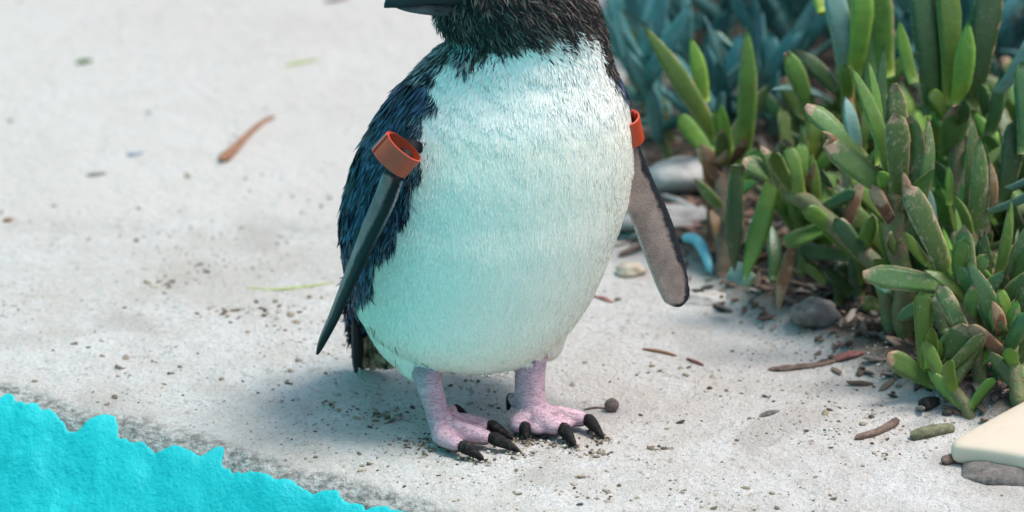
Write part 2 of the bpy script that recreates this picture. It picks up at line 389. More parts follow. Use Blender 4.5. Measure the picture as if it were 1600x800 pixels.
# --- plumage colours (the bird's own markings)
rowv = q; zc = Cc[:, 2]
def body_frame(p):
    z = p[:, 2]; o = np.argsort(zc)
    cx = np.interp(z, zc[o], Cc[o, 0]); cy = np.interp(z, zc[o], Cc[o, 1]); v = np.interp(z, zc[o], rowv[o])
    rx = np.interp(z, zc[o], Rr[o, 0])
    th = np.degrees(np.arctan2((p[:, 0]-cx)/np.maximum(rx, 1e-3), -(p[:, 1]-cy)/np.maximum(rx*.82, 1e-3)))   # 0 faces the camera, + to the right
    return th, v
NAVY, STEEL, SOOT, UMBER, WHITE, DOWN = (.012, .015, .030), (.045, .068, .125), (.010, .009, .009), (.050, .038, .030), (.92, .875, .75), (.92, .885, .80)
def plumage(p, jit=None):
    th, v = body_frame(p); x, y, z = p.T
    n1 = fbm(x*130+y*90, z*60, 201, 3); n2 = fbm(x*400+y*300, z*170, 205, 2)
    j = 0 if jit is None else jit
    # screen-like row at the front face of the neck differs little from the ring row; use ring row
    lb = np.interp(v, [40, 100, 150, 200, 250, 290, 340, 400, 440, 480, 540, 580], [-72, -60, -46, -38, -36, -35, -42, -52, -66, -84, -100, -112])
    rb = np.interp(v, [20, 60, 90, 130, 170, 300, 580], [58, 64, 70, 80, 96, 112, 135])
    soft = np.interp(v, [60, 180, 240, 300, 430, 560], [9, 9, 4, 3, 6, 9])
    dark = np.maximum(sstep(0, 1, (lb-th)/soft+.5+n1*1.6+j*.5), sstep(0, 1, (th-rb)/6+.5+n1+j*.5))
    hb = np.interp(th, [-90, -62, -48, -38, -28, -12, 10, 28, 45, 62, 90], [70, 66, 74, 78, 66, 50, 46, 42, 36, 34, 40])
    head = sstep(0, 1, (hb-v)/16+.5+n1*1.5+n2*.8+j*.7)
    c = np.tile(np.array(WHITE), (len(p), 1)); d = sstep(190, 150, v+n1*20)[:, None]
    c = c*(1-d) + np.array(DOWN)*d
    blue = (sstep(-.35, .5, n1+n2*.6)*.75)[:, None]
    navy = np.array(NAVY)*(1-blue)+np.array(STEEL)*blue
    c = c*(1-dark[:, None]) + navy*dark[:, None]
    br = (sstep(-.25, .5, n2+n1*.5)*sstep(100, 40, np.abs(th)))[:, None]
    hc = np.array(SOOT)*(1-br)+np.array(UMBER)*br
    c = c*(1-head[:, None]) + hc*head[:, None]
    return c, np.maximum(dark, head)
colr, darkm = plumage(co)
# skin of legs, flippers, tail
isleg = np.isin(lab, (LEG, TOE))
n3 = fbm(co[:, 0]*220, co[:, 2]*220+co[:, 1]*200, 301, 3)[:, None]
pink = np.array((.60, .39, .44))*(1+.22*n3)
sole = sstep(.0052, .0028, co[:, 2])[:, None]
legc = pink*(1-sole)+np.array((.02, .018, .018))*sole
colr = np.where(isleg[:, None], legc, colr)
t, cc = par[:, 0:1], par[:, 1:2]
# image-right flipper: taupe underside, dark leading margin, pale trailing fringe
und = ((nor*np.array([0, -1, .2])).sum(1) > -.05)[:, None]
nn = fbm(co[:, 0]*90, co[:, 2]*90, 305, 3)[:, None]
cB = np.array((.34, .235, .195))*(1+.6*nn); m_ = sstep(.42, .66, cc+nn*.4); cB = cB*(1-m_)+np.array((.012, .013, .016))*m_
m_ = sstep(.90, .96, t+nn*.06)*sstep(-.6, .2, cc+nn); cB = cB*(1-m_)+np.array((.012, .012, .014))*m_
m_ = sstep(-.84, -.95, cc+nn*.1); cB = cB*(1-m_)+np.array((.55, .50, .43))*m_
cB = np.where(und, cB, np.array(NAVY))
colr = np.where((lab == FLB)[:, None], cB, colr)
cA = np.array((.012, .012, .015))*np.ones_like(colr)
left = sstep(.0, .35, -nor[:, 0:1]+.1*nn)
cA = cA*(1-left)+np.array((.31, .175, .165))*(1+.7*nn)*left; stripe = sstep(.10, .45, cc+nn*.2); cA = cA*(1-stripe)+np.array((.006, .006, .007))*stripe
m_ = sstep(-.80, -.93, cc)*sstep(.95, .7, t); cA = cA*(1-m_)+np.array((.36, .40, .42))*m_
m_ = sstep(.93, .985, cc)*sstep(.5, .1, t); cA = cA*(1-m_)+np.array((.30, .32, .33))*m_
cA = np.where(t < .2, np.array((.008, .009, .012)), cA); colr = np.where((lab == FLA)[:, None], cA, colr)
colr = np.where((lab == TAIL)[:, None], np.array((.022, .022, .026))*(1+.5*n3), colr)
vcol(skin, 'plumage', colr)

def feather_mat(name, rough, spec, bumps, sss=0):
    m = NT(name); c = m.attr('plumage'); g = m.geo()
    c = m.mix(m.ramp(m.noise(m.mapped(g, (1, 1, .22)), 420, 3, .6), [(.3, .22), (.6, 0)]), c, (0, 0, 0), 'MULTIPLY') if bumps == 'skin' else c
    m.p(Base_Color=c, Roughness=rough); m.b.inputs['Specular IOR Level'].default_value = spec
    if bumps == 'down': m.p(Normal=m.bump(m.math('ADD', m.noise(m.mapped(g, (1, 1, .16)), 700, 3, .6), m.math('MULTIPLY', m.noise(m.mapped(g, (1, 1, .5)), 160, 3), .7)), .35, .0011))
    m.b.inputs['Sheen Weight'].default_value = .15 if bumps == 'down' else 0
    return m.m
DOWNM = feather_mat('dense_plumage', .75, .25, 'down')
m = NT('pink_foot_skin'); c = m.attr('plumage'); g = m.geo()
cr = m.n('TexVoronoi'); cr.feature = 'DISTANCE_TO_EDGE'; m.set(cr.inputs['Vector'], m.mapped(g, (1, 1, 1.6))); cr.inputs['Scale'].default_value = 330
crease = m.ramp(m.noise(m.mapped(g, (.6, .6, 2.2)), 150, 3, .6, dist=1.2), [(.47, 0), (.495, 1), (.505, 1), (.53, 0)])
c = m.mix(m.math('MULTIPLY', crease, .55), c, (.14, .07, .085))
c = m.mix(m.ramp(m.noise(g, 95, 4, .65), [(.48, 0), (.75, .55)]), c, (.36, .22, .32))
c = m.mix(m.ramp(m.noise(g, 190, 2, .5), [(.74, 0), (.78, .9)]), c, (.02, .015, .02))
h = m.math('SUBTRACT', m.math('MULTIPLY', m.ramp(cr.outputs['Distance'], [(0, 0), (.12, 1)]), .5), m.math('MULTIPLY', crease, .8))
h = m.math('ADD', h, m.math('MULTIPLY', m.noise(m.mapped(g, (1, 1, 2)), 240, 4, .65), 1.6)); m.p(Base_Color=c, Roughness=.55, Normal=m.bump(h, .6, .0011)); m.b.inputs['Subsurface Weight'].default_value = .12
m.b.inputs['Subsurface Radius'].default_value = (.004, .0015, .001); m.b.inputs['Subsurface Scale'].default_value = .6
FOOT = m.m
m = NT('flipper_skin'); c = m.attr('plumage'); g = m.geo()
sc = m.n('TexVoronoi'); m.set(sc.inputs['Vector'], g); sc.inputs['Scale'].default_value = 750
c = m.mix(m.math('MULTIPLY', m.ramp(sc.outputs['Distance'], [(.1, 0), (.6, 1)]), .22), c, (.02, .018, .018))
m.p(Base_Color=c, Roughness=.6, Normal=m.bump(sc.outputs['Distance'], .3, .0007)); m.b.inputs['Specular IOR Level'].default_value = .2; FLIP = m.m
skin.materials.clear()
for q_ in (DOWNM, FOOT, FLIP): skin.materials.append(q_)
npoly = len(skin.polygons); ls = np.empty(npoly, np.int32); skin.polygons.foreach_get('loop_start', ls)
lv = np.empty(len(skin.loops), np.int32); skin.loops.foreach_get('vertex_index', lv)
fl = lab[lv[ls]]; skin.polygons.foreach_set('material_index', np.where(np.isin(fl, (LEG, TOE)), 1, np.where(np.isin(fl, (FLA, FLB)), 2, 0)).astype(np.int32))
skin.polygons.foreach_set('use_smooth', np.full(npoly, True)); skin.update()
pen = tag(bpy.data.objects.new('penguin', None), 'small penguin with slate back, white breast and pink feet, head turned sideways', 'penguin'); COL.objects.link(pen)
pen.location = (f2.x-.03, f2.y, 0); PINV = Matrix.Translation(-pen.location)
def kid(o):
    o.parent = pen; o.matrix_parent_inverse = PINV; return o
kid(obj('body', skin))

# --- feathers: thousands of narrow curved vanes lying along the skin
tri = np.concatenate([lv.reshape(-1, 4)[:, [0, 1, 2]], lv.reshape(-1, 4)[:, [0, 2, 3]]]) if len(lv) == npoly*4 else None
if tri is None:
    skin.calc_loop_triangles(); tri = np.array([t_.vertices[:] for t_ in skin.loop_triangles])
tl = lab[tri[:, 0]]; a_, b_, c_ = co[tri[:, 0]], co[tri[:, 1]], co[tri[:, 2]]
area = np.linalg.norm(np.cross(b_-a_, c_-a_), axis=1)/2
def scatter(n, mask):
    w_ = area*mask; k = rng.choice(len(tri), n, p=w_/w_.sum()); r1, r2 = np.sqrt(rng.random(n)), rng.random(n)
    p = a_[k]*(1-r1)[:, None]+b_[k]*(r1*(1-r2))[:, None]+c_[k]*(r1*r2)[:, None]
    nn_ = nor[tri[k]].mean(1); nn_ /= np.linalg.norm(nn_, axis=1)[:, None]; return p, nn_
def unit(a): return a/np.maximum(np.linalg.norm(a, axis=1), 1e-9)[:, None]
def vanes(name, p, n, flow, L, W, lift, curl, color, mat, twist=.25, tipc=None):
    N = len(p); f = unit(flow - n*(flow*n).sum(1)[:, None]); s = np.cross(n, f)
    a = rng.normal(0, twist, N)[:, None]; f = f*np.cos(a)+s*np.sin(a); s = np.cross(n, f)
    tw = rng.normal(0, .35, N)[:, None]; s = s*np.cos(tw)+n*np.sin(tw)
    side = rng.normal(0, .12, N)
    rows = []
    for tt, wd in ((0, .45), (.3, 1), (.68, .85), (1, .06)):
        c = p + f*(L*tt)[:, None] + n*(.0002+lift*tt*L-curl*(L*tt)**2)[:, None] + s*(side*L*tt*tt)[:, None]
        rows += [c-s*(W*wd/2)[:, None], c+s*(W*wd/2)[:, None]]
    V = np.stack(rows, 1).reshape(-1, 3); b = (np.arange(N)*8)[:, None]
    F = np.concatenate([b+np.array([[i, i+1, i+3, i+2]]) for i in (0, 2, 4)], 1).reshape(-1, 4)
    me = mesh(name, V, F); C = np.repeat(color, 8, axis=0).reshape(N, 8, 3).copy()
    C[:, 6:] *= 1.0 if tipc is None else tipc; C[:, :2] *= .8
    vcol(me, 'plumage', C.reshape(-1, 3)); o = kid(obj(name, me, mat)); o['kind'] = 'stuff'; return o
VANE = feather_mat('feather_vane', .48, .35, 'vane'); VSOFT = feather_mat('feather_soft', .7, .25, 'vane'); VHEAD = feather_mat('feather_head', .6, .28, 'vane')
def flowfield(p):
    th, v = body_frame(p); f = np.tile(np.array([0., 0, -1]), (len(p), 1))
    h = sstep(110, 30, v)[:, None]                          # on the head they sweep back from the bill
    hd = np.stack([np.full(len(p), .8), np.full(len(p), .1), -.75-.4*sstep(60, -20, th)], 1)
    hd[:, 0] = np.where(th < -20, .35, .85)
    f = f*(1-h)+hd*h
    lft = sstep(-30, -70, th)[:, None]*sstep(80, 140, v)[:, None]
    return f + lft*np.array([-.35, 0, 0])
bodym = np.isin(tl, (BODY, TAIL)).astype(float)
mid = (a_+b_+c_)/3; _, dk = plumage(mid); thm, vm = body_frame(mid)
# back
p, n = scatter(9000, bodym*(dk > .55)*(vm > 70)); cl, _ = plumage(p, rng.normal(0, .5, len(p)))
k = rng.random(len(p))[:, None]; cl = np.where(k < .3, np.array((.060, .085, .165)), np.where(k > .8, np.array((.004, .005, .008)), np.array(NAVY)*(.8+k)))
vanes('back_feathers', p, n, flowfield(p), rng.uniform(.008, .016, len(p)), rng.uniform(.0012, .0026, len(p)), .10, 4.5, cl, VANE, .22)
# head and throat
p, n = scatter(11000, bodym*(dk > .5)*(vm <= 112)); k = rng.random(len(p))[:, None]; 
cl = np.where(k < .22, np.array((.15, .115, .09)), np.where(k < .48, np.array((.050, .038, .031)), np.array((.009, .007, .007))))
th_, v_ = body_frame(p); ch = ((th_ < -42) & (v_ > 38) & (rng.random(len(p)) < .4))[:, None]; cl = np.where(ch, np.array((.34, .36, .35)), cl)
vanes('head_feathers', p, n, flowfield(p), rng.uniform(.005, .0115, len(p)), rng.uniform(.0005, .0012, len(p)), .22, 3.5, cl, VHEAD, .28)
# white coat: loose tufts on the breast grading into short dense plumage on the belly
p, n = scatter(60000, bodym*(dk < .6)*(vm > 25)); th_, v_ = body_frame(p); jt = rng.normal(0, .9, len(p)); cl, _ = plumage(p); _, dd_ = plumage(p, jt)
up_ = sstep(190, 70, v_+40*fbm(p[:, 0]*30+p[:, 1]*20, p[:, 2]*30, 411, 3)); k = rng.random(len(p))
cl = cl*(.96+.06*rng.random(len(p)))[:, None]
cl = np.where(((dd_ > .5) & (k < .5) & (v_ < 230))[:, None], np.array((.03, .035, .05)), cl)
clump = fbm(p[:, 0]*170+p[:, 1]*60, p[:, 2]*120, 415, 2)
fl_ = flowfield(p); fl_ = fl_ + (np.stack([clump, clump*0, clump*0], 1)*1.3)*up_[:, None]
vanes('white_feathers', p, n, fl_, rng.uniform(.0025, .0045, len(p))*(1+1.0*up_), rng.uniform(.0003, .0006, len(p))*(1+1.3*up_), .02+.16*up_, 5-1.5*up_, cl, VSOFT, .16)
# dark streaks straying into the white along the flank
p, n = scatter(2600, bodym*(dk > .05)*(dk < .75)*(vm > 90)); cl = np.where(rng.random(len(p))[:, None] < .6, np.array((.015, .02, .03)), np.array((.16, .22, .26)))
vanes('flank_feathers', p, n, flowfield(p), rng.uniform(.006, .013, len(p)), rng.uniform(.0004, .0010, len(p)), .12, 4.5, cl, VSOFT, .2)
# thigh streaks
p, n = scatter(30, bodym*(vm > 470)*(thm < -15)*(thm > -75)*(mid[:, 1] < .03)); cl = np.where(rng.random(len(p))[:, None] < .5, np.array((.07, .08, .085)), np.array((.7, .7, .67)))
vanes('thigh_feathers', p, n, flowfield(p), rng.uniform(.009, .016, len(p)), rng.uniform(.0004, .0008, len(p)), .06, 4.5, cl, VSOFT, .2)
# flipper trailing fringe
# tail: stiff quills
for i, (u0, v0, u1, v1, yy, wd) in enumerate([(553, 500, 556, 580, .100, .0032), (560, 505, 561, 572, .106, .004), (568, 515, 572, 573, .110, .0045), (578, 520, 582, 576, .110, .0045),
        (588, 525, 593, 574, .108, .0045), (598, 530, 603, 575, .104, .0045), (606, 535, 611, 574, .098, .004), (565, 510, 566, 576, .112, .004)]):
    a, b = P(u0, v0, yy-.022), P(u1, v1+5, yy-.012); dv = b-a
    V, F = [], []
    for r_ in range(7):
        t_ = r_/6; c0 = a+dv*t_+Vector((0, .003*t_*t_, 0)); ww = wd*(.5+.7*t_-.75*t_**4)
        V += [c0+Vector((-ww, .0008, 0)), c0+Vector((0, -.0008, 0)), c0+Vector((ww, .0008, 0)), c0+Vector((0, .002, 0))]
    F = [tuple(f_) for f_ in grid_faces(7, 4, True)] + [(3, 2, 1, 0), (24, 25, 26, 27)]
    if i == 0:
        m = NT('tail_quill'); g = m.obj(); m.p(Base_Color=m.mix(m.ramp(m.noise(m.mapped(m.geo(), (1, 1, .4)), 160, 3), [(.40, 0), (.62, 1)]), (.03, .02, .015), (.60, .38, .21)), Roughness=.5); QUILL = m.m
        m = NT('tail_quill_dark'); m.p(Base_Color=(.02, .022, .028), Roughness=.5); QD = m.m
    kid(obj('tail_feather', mesh('tail_feather', V, F), QD if i in (0, 1, 7) else QUILL))
# --- claws
m = NT('black_claw'); g = m.geo(); m.p(Base_Color=m.mix(m.ramp(m.noise(g, 300, 3, .6), [(.5, 0), (.72, .5)]), (.008, .007, .008), (.10, .08, .06)), Roughness=.65, Normal=m.bump(m.noise(g, 420, 4, .7), .9, .0012), Specular_IOR_Level=.2); CLAW = m.m
for knob, tip, r_ in claws:
    dv = tip-knob; mid_ = knob+dv*.5+Vector((0, 0, .0010))
    V, F, T = tube([knob-dv*.10+Vector((0, 0, .0006)), knob+dv*.12+Vector((0, 0, .0012)), mid_, tip], [r_*.50, r_*.70, r_*.52, r_*.18], k=14, n=12)
    kid(obj('claw', mesh('claw', V, F), CLAW))
# --- bill: upper with hooked tip, lower, and the gape line between them
m = NT('bill_horn'); g = m.geo(); m.p(Base_Color=m.mix(m.noise(m.mapped(g, (.3, 1, 1)), 200, 3), (.008, .007, .008), (.040, .036, .040)), Roughness=.5, Normal=m.bump(m.noise(m.mapped(g, (.2, 1, 1)), 260, 3), .2, .0006)); m.b.inputs['Specular IOR Level'].default_value = .22; HORN = m.m
by = .004
V, F, T = tube([P(735, -12, .010), P(705, -14, by), P(668, -12, by-.002), P(635, -4, by-.004), P(612, 3, by-.005), P(600, 12, by-.005)], [.0115, .0105, .0088, .0068, .0046, .0010], flat=.92, k=40)
kid(obj('upper_bill', mesh('upper_bill', V, F), HORN))
V, F, T = tube([P(738, 12, .010), P(706, 12, by), P(672, 13, by-.002), P(640, 12, by-.004), P(616, 10, by-.005)], [.0085, .0068, .0052, .0034, .0010], flat=.85, k=36)
m = NT('lower_bill_horn'); g = m.geo(); m.p(Base_Color=m.mix(m.ramp(m.noise(m.mapped(g, (.4, 1, 1)), 120, 3), [(.4, 0), (.65, 1)]), (.020, .013, .014), (.13, .085, .085)), Roughness=.5); m.b.inputs['Specular IOR Level'].default_value = .22; 
kid(obj('lower_bill', mesh('lower_bill', V, F), m.m))
# --- eye (above the picture's top edge, still part of the bird)
bm = bmesh.new(); bmesh.ops.create_uvsphere(bm, u_segments=20, v_segments=14, radius=.0055); me = bpy.data.meshes.new('eye'); bm.to_mesh(me); bm.free()
m = NT('eye_gloss'); m.p(Base_Color=(.012, .014, .016), Roughness=.06)
for pp in ((735, -38, -.010), (735, -38, .058)):
    e = kid(obj('eye', me, m.m)); e.location = P(*pp)
# --- water drops under the belly
m = NT('water_drop'); m.p(Base_Color=(1, 1, 1), Roughness=.02, IOR=1.33); m.b.inputs['Transmission Weight'].default_value = 1; DROP = m.m
p, n = scatter(4000, bodym*(dk < .1)*(vm > 500)*(thm > -35)*(thm < 50)); sel = np.argsort(p[:, 2])[[5, 70, 160, 300, 460, 640, 900, 1200, 1500, 1900, 2300, 2700]]
bm = bmesh.new(); bmesh.ops.create_icosphere(bm, subdivisions=2, radius=1); me = bpy.data.meshes.new('water_drop'); bm.to_mesh(me); bm.free()
for f_ in me.polygons: f_.use_smooth = True
for q_, i in enumerate(sel):
    o = kid(obj('water_drop', me, DROP)); r_ = random.uniform(.0011, .0018); o.location = p[i]+n[i]*r_*.7; o.scale = (r_, r_, r_*1.25)

# --- flipper bands: strips rolled into a loop with the ends lapped
m = NT('rust_orange_band'); g = m.geo(); m.p(Base_Color=m.mix(m.noise(g, 180, 3), (.42, .045, .016), (.52, .065, .024)), Roughness=.38, Normal=m.bump(m.noise(g, 900, 2), .12, .0004)); BAND = m.m
def band(name, centre, axis, major, ra, rb, hgt, thick, start, label):
    ax = Vector(axis).normalized(); A = Vector(major); A = (A-ax*A.dot(ax)).normalized(); B = ax.cross(A)
    V = []; n_ = 64
    for i in range(n_):
        t_ = i/(n_-1); an = start+t_*2*math.pi*1.16; gr = .0009*t_*1.4
        for rr, hh in ((0, -1), (0, 1), (thick, 1), (thick, -1)):
            e = ((ra+gr+rr)*math.cos(an), (rb+gr+rr)*math.sin(an))
            V.append(centre+A*e[0]+B*e[1]+ax*(hh*hgt/2*(1-.04*(rr > 0))))
    F = [tuple(f_) for f_ in grid_faces(n_, 4, True)] + [(0, 1, 2, 3), tuple(4*(n_-1)+i for i in (3, 2, 1, 0))]
    o = obj(name, mesh(name, [v_-centre for v_ in V], F, True), BAND); o.location = centre
    es = o.modifiers.new('e', 'EDGE_SPLIT'); es.split_angle = R(40)
    return tag(o, label, 'flipper band', 'bands round the flippers')
band('flipper_band', P(620, 242, -.034), P(633, 228, -.034)-P(607, 258, -.034)+Vector((0, -.0012, .0)), P(651, 248, -.03)-P(606, 206, -.03), .0122, .0098, .0155, .0011, 2.4,
     'rust orange loop round the flipper base against the dark slate back')
band('flipper_band', P(981, 202, .036), P(976, 185, .030)-P(984, 222, .036), (.9, -.25, .1), .0072, .0075, .019, .0012, .6,
     'rust orange loop mostly hidden behind the white breast')

# ================================================================ succulents
def leaf_geo(bend, tip, keel=.55, k=11, wave=0.0, seed=0):
    """unit leaf: z 0..1, half-width .5 along x, thin along y"""
    r = random.Random(seed); sec = [(-.5, .10), (-.26, .20), (0, .24), (.26, .20), (.5, .10), (.30, -.14*keel*2), (0, -.34*keel*2), (-.30, -.14*keel*2)]
    V, T = [], []
    for i in range(k):
        t = i/(k-1)
        t = t if i < k-3 else 1-(1-t)*.8
        if tip == 'point': w = (.62+.5*t-.15*t*t)*(1-max(0, (t-.42)/.58)**2.1) + .015
        elif tip == 'blunt': w = (.60+.45*t)*math.sqrt(max(0, 1-max(0, (t-.62)/.38)**2.6)) + .03
        else: w = (.62+.5*t)*(1 if t < .72 else 1-.72*((t-.72)/.28)**1.7)
        th = w*(.62-.28*t) + .05*(1-t)
        cy = bend*4*t*(1-t)*.25 + wave*math.sin(t*6.3)*.05
        cx = wave*.08*math.sin(t*4.7+1)
        for x, y in sec:
            j = 1+.06*(r.random()-.5)
            V.append((x*w*j+cx, y*th*j+cy, t + (.03*(r.random()-.5) if tip == 'cut' and i == k-1 else 0))); T.append((t, abs(x)*2, r.random()))
    n = len(sec); F = [tuple(f) for f in grid_faces(k, n, True)] + [tuple(range(n))[::-1], tuple(range((k-1)*n, k*n))]
    # x is scaled by width and y by width too, z by length: store bend in units of length
    return np.array(V), F, np.array(T)
LEAFVAR = {}
for nm, tip, bends in (('point', 'point', (0, .25, -.25, .5, .8)), ('blunt', 'blunt', (0, .25, -.25, .5, .8)), ('cut', 'cut', (0, .25, -.25, .4, .4)), ('dry', 'point', (.4, -.3, .6, .2, -.5))):
    for b_, bv in enumerate(bends): LEAFVAR[nm, b_] = (leaf_geo(bv, tip, seed=b_*7+len(nm), wave=(1.2 if nm == 'dry' else .15)), bv)
def leaf_mat(name, base, midc, tipc, scar, tipbrown, rough=.42, spec=.4, bloom=0.0):
    m = NT(name); g = m.obj(); rnd = m.orand(); gp_ = m.geo()
    s = m.n('SeparateColor'); m.set(s.inputs[0], m.attr('leaf')); t_ = s.outputs[0]; e = s.outputs[1]
    c = m.mix(m.ramp(t_, [(0, 0), (.35, 1)]), base, midc); c = m.mix(m.ramp(t_, [(.55, 0), (1, .7)]), c, tipc)
    hs = m.n('HueSaturation'); m.set(hs.inputs['Color'], c); m.set(hs.inputs['Value'], m.math('ADD', m.math('MULTIPLY', rnd, .7), .65))
    m.set(hs.inputs['Hue'], m.math('ADD', m.math('MULTIPLY', rnd, .035), .4825)); c = hs.outputs[0]
    c = m.mix(m.ramp(m.noise(gp_, 130, 4, .6), [(.35, .35), (.65, 0)]), c, tuple(x*.55 for x in midc))
    c = m.mix(m.math('MULTIPLY', m.ramp(e, [(.86, 0), (.99, 1)]), .45), c, tuple(min(1, x*2.1+.04) for x in midc))
    if bloom: c = m.mix(m.ramp(m.noise(gp_, 60, 4, .7), [(.35, 0), (.7, bloom)]), c, (.24, .43, .46))
    if scar:
        rim_ = m.math('MULTIPLY', m.ramp(e, [(.80, 0), (.97, 1)]), m.ramp(m.noise(gp_, 110, 4, .7), [(.50-scar*.12, 0), (.62-scar*.1, 1)])); c = m.mix(rim_, c, m.mix(m.noise(gp_, 300, 2), (.28, .15, .07), (.56, .46, .30)))
        q1 = m.ramp(m.noise(m.mapped(gp_, (1, 1, .6)), 210, 6, .8, dist=.3), [(.64-scar*.12, 0), (.72-scar*.10, 1)])
        c = m.mix(m.math('MULTIPLY', q1, .85), c, m.mix(m.noise(gp_, 420, 2), (.30, .17, .085), (.50, .44, .34)))
    c = m.mix(m.ramp(m.noise(gp_, 520, 2, .6), [(.70, 0), (.74, .6)]), c, (.45, .46, .40))
    if tipbrown:
        q2 = m.math('ADD', t_, m.math('MULTIPLY', m.math('SUBTRACT', m.noise(gp_, 160, 4, .7), .5), .5))
        c = m.mix(m.ramp(q2, [(tipbrown, 0), (tipbrown+.05, 1)]), c, m.mix(m.noise(gp_, 300, 3, .7), (.17, .085, .045), (.50, .38, .25)))
    hgt = m.math('ADD', m.noise(gp_, 260, 3, .6), m.math('MULTIPLY', m.noise(m.mapped(gp_, (1, 1, .3)), 700, 2), .4))
    m.p(Base_Color=c, Roughness=rough, Normal=m.bump(hgt, .35, .0012)); m.b.inputs['Specular IOR Level'].default_value = spec
    return m.m
LM = {'g': leaf_mat('green_leaf', (.30, .37, .055), (.120, .215, .036), (.095, .185, .040), 0, 0),
      'h': leaf_mat('green_leaf_specked', (.27, .34, .06), (.108, .190, .038), (.10, .18, .045), .22, .985),
      'd': leaf_mat('dark_green_leaf', (.10, .16, .04), (.050, .105, .034), (.050, .105, .04), .15, 0, .38),
      'y': leaf_mat('young_yellow_green_leaf', (.40, .50, .07), (.19, .33, .055), (.13, .28, .05), 0, 0),
      'b': leaf_mat('green_leaf_brown_end', (.26, .33, .07), (.110, .185, .050), (.11, .17, .055), .2, .84),
      'w': leaf_mat('scarred_green_leaf', (.19, .26, .06), (.100, .170, .048), (.10, .155, .055), .85, .92),
      's': leaf_mat('pale_bloomed_leaf', (.25, .36, .12), (.15, .27, .20), (.18, .31, .26), .15, 0, .5, .4, .35),
      'u': leaf_mat('blue_green_leaf', (.10, .24, .17), (.065, .215, .195), (.085, .26, .27), 0, 0, .55, .3, .45),
      'v': leaf_mat('deep_teal_leaf', (.06, .15, .11), (.034, .120, .106), (.042, .14, .14), 0, 0, .55, .3, .2),
      'x': leaf_mat('withered_leaf', (.20, .10, .05), (.27, .135, .075), (.36, .20, .13), .8, .6, .85, .1)}
LCACHE = {}
def leaf_mesh(shape, b, mt, slim):
    key = (shape, b, mt, slim)
    if key not in LCACHE:
        (V, F, T), bv = LEAFVAR[shape, b]; V = V.copy()
        bendy = bv*V[:, 2]*(1-V[:, 2]); V[:, 1] = (V[:, 1]-bendy)
        # slim = width / length ratio, so that bend is in units of length
        V[:, 0] *= slim; V[:, 1] = V[:, 1]*slim + bendy
        me = mesh('leaf', V, F); vcol(me, 'leaf', T); me.materials.append(LM[mt]); LCACHE[key] = me
    return LCACHE[key]
def add_leaf(root, base, tip, width, mt='g', shape=None, roll=None, b=None, name='leaf'):
    dv = tip-base; L = dv.length
    if L < 1e-4: return
    if shape is None: shape = 'cut' if mt in 'b' and random.random() < .7 else ('dry' if mt == 'x' else random.choice(('point', 'point', 'blunt')))
    if b is None: b = random.choice((0, 1, 2, 1, 2, 3))
    slim = min((.12, .17, .23, .30, .38, .50, .68, .9), key=lambda q_: abs(q_-width/L))
    me = leaf_mesh(shape, b, mt, slim)
    z = dv.normalized(); f = Vector((0, -1, .35))               # broad face looks out of the clump
    if roll is None: roll = random.uniform(-.9, .9)
    y = (f-z*f.dot(z)).normalized(); x = y.cross(z); M3 = Matrix((x, y, z)).transposed()
    M = Matrix.Translation(base) @ M3.to_4x4() @ Matrix.Rotation(roll, 4, 'Z') @ Matrix.Diagonal((L*width/L/slim, L*.5+.5*width/slim, L, 1))
    o = bpy.data.objects.new(name, me); COL.objects.link(o); o.parent = root; o.matrix_parent_inverse = Matrix.Translation(-root.location)
    o.matrix_world = M
    o.matrix_basis = M
    return o
m = NT('fleshy_stem'); g = m.geo(); c = m.mix(m.ramp(m.noise(g, 70, 3), [(.35, 0), (.65, 1)]), (.09, .115, .04), (.16, .19, .065))
c = m.mix(m.ramp(m.noise(g, 130, 4, .7), [(.46, 0), (.6, .9)]), c, (.17, .115, .065)); m.p(Base_Color=c, Roughness=.6, Normal=m.bump(m.noise(g, 230, 4, .65), .8, .002)); STEM = m.m
m = NT('woody_stem'); g = m.geo(); m.p(Base_Color=m.mix(m.noise(g, 120, 4, .7), (.05, .035, .022), (.20, .15, .10)), Roughness=.85, Normal=m.bump(m.noise(g, 300, 3), .6, .001)); WOOD = m.m
def add_stem(root, pts, rr, mat=None):
    V, F, T = tube(pts, rr, n=9, k=14); V = np.array(V); V = V+(rng.random((14, 1, 3)).repeat(9, 1).reshape(-1, 3)-.5)*rr[0]*.5-np.array(root.location)
    return obj('stem', mesh('stem', V, F), mat or STEM, root)
def root_at(name, loc, label, group=None, cat='succulent'):
    o = bpy.data.objects.new(name, None); COL.objects.link(o); o.location = loc; bpy.context.view_layer.update
    return tag(o, label, cat, group)
PXM = 1/2400.0
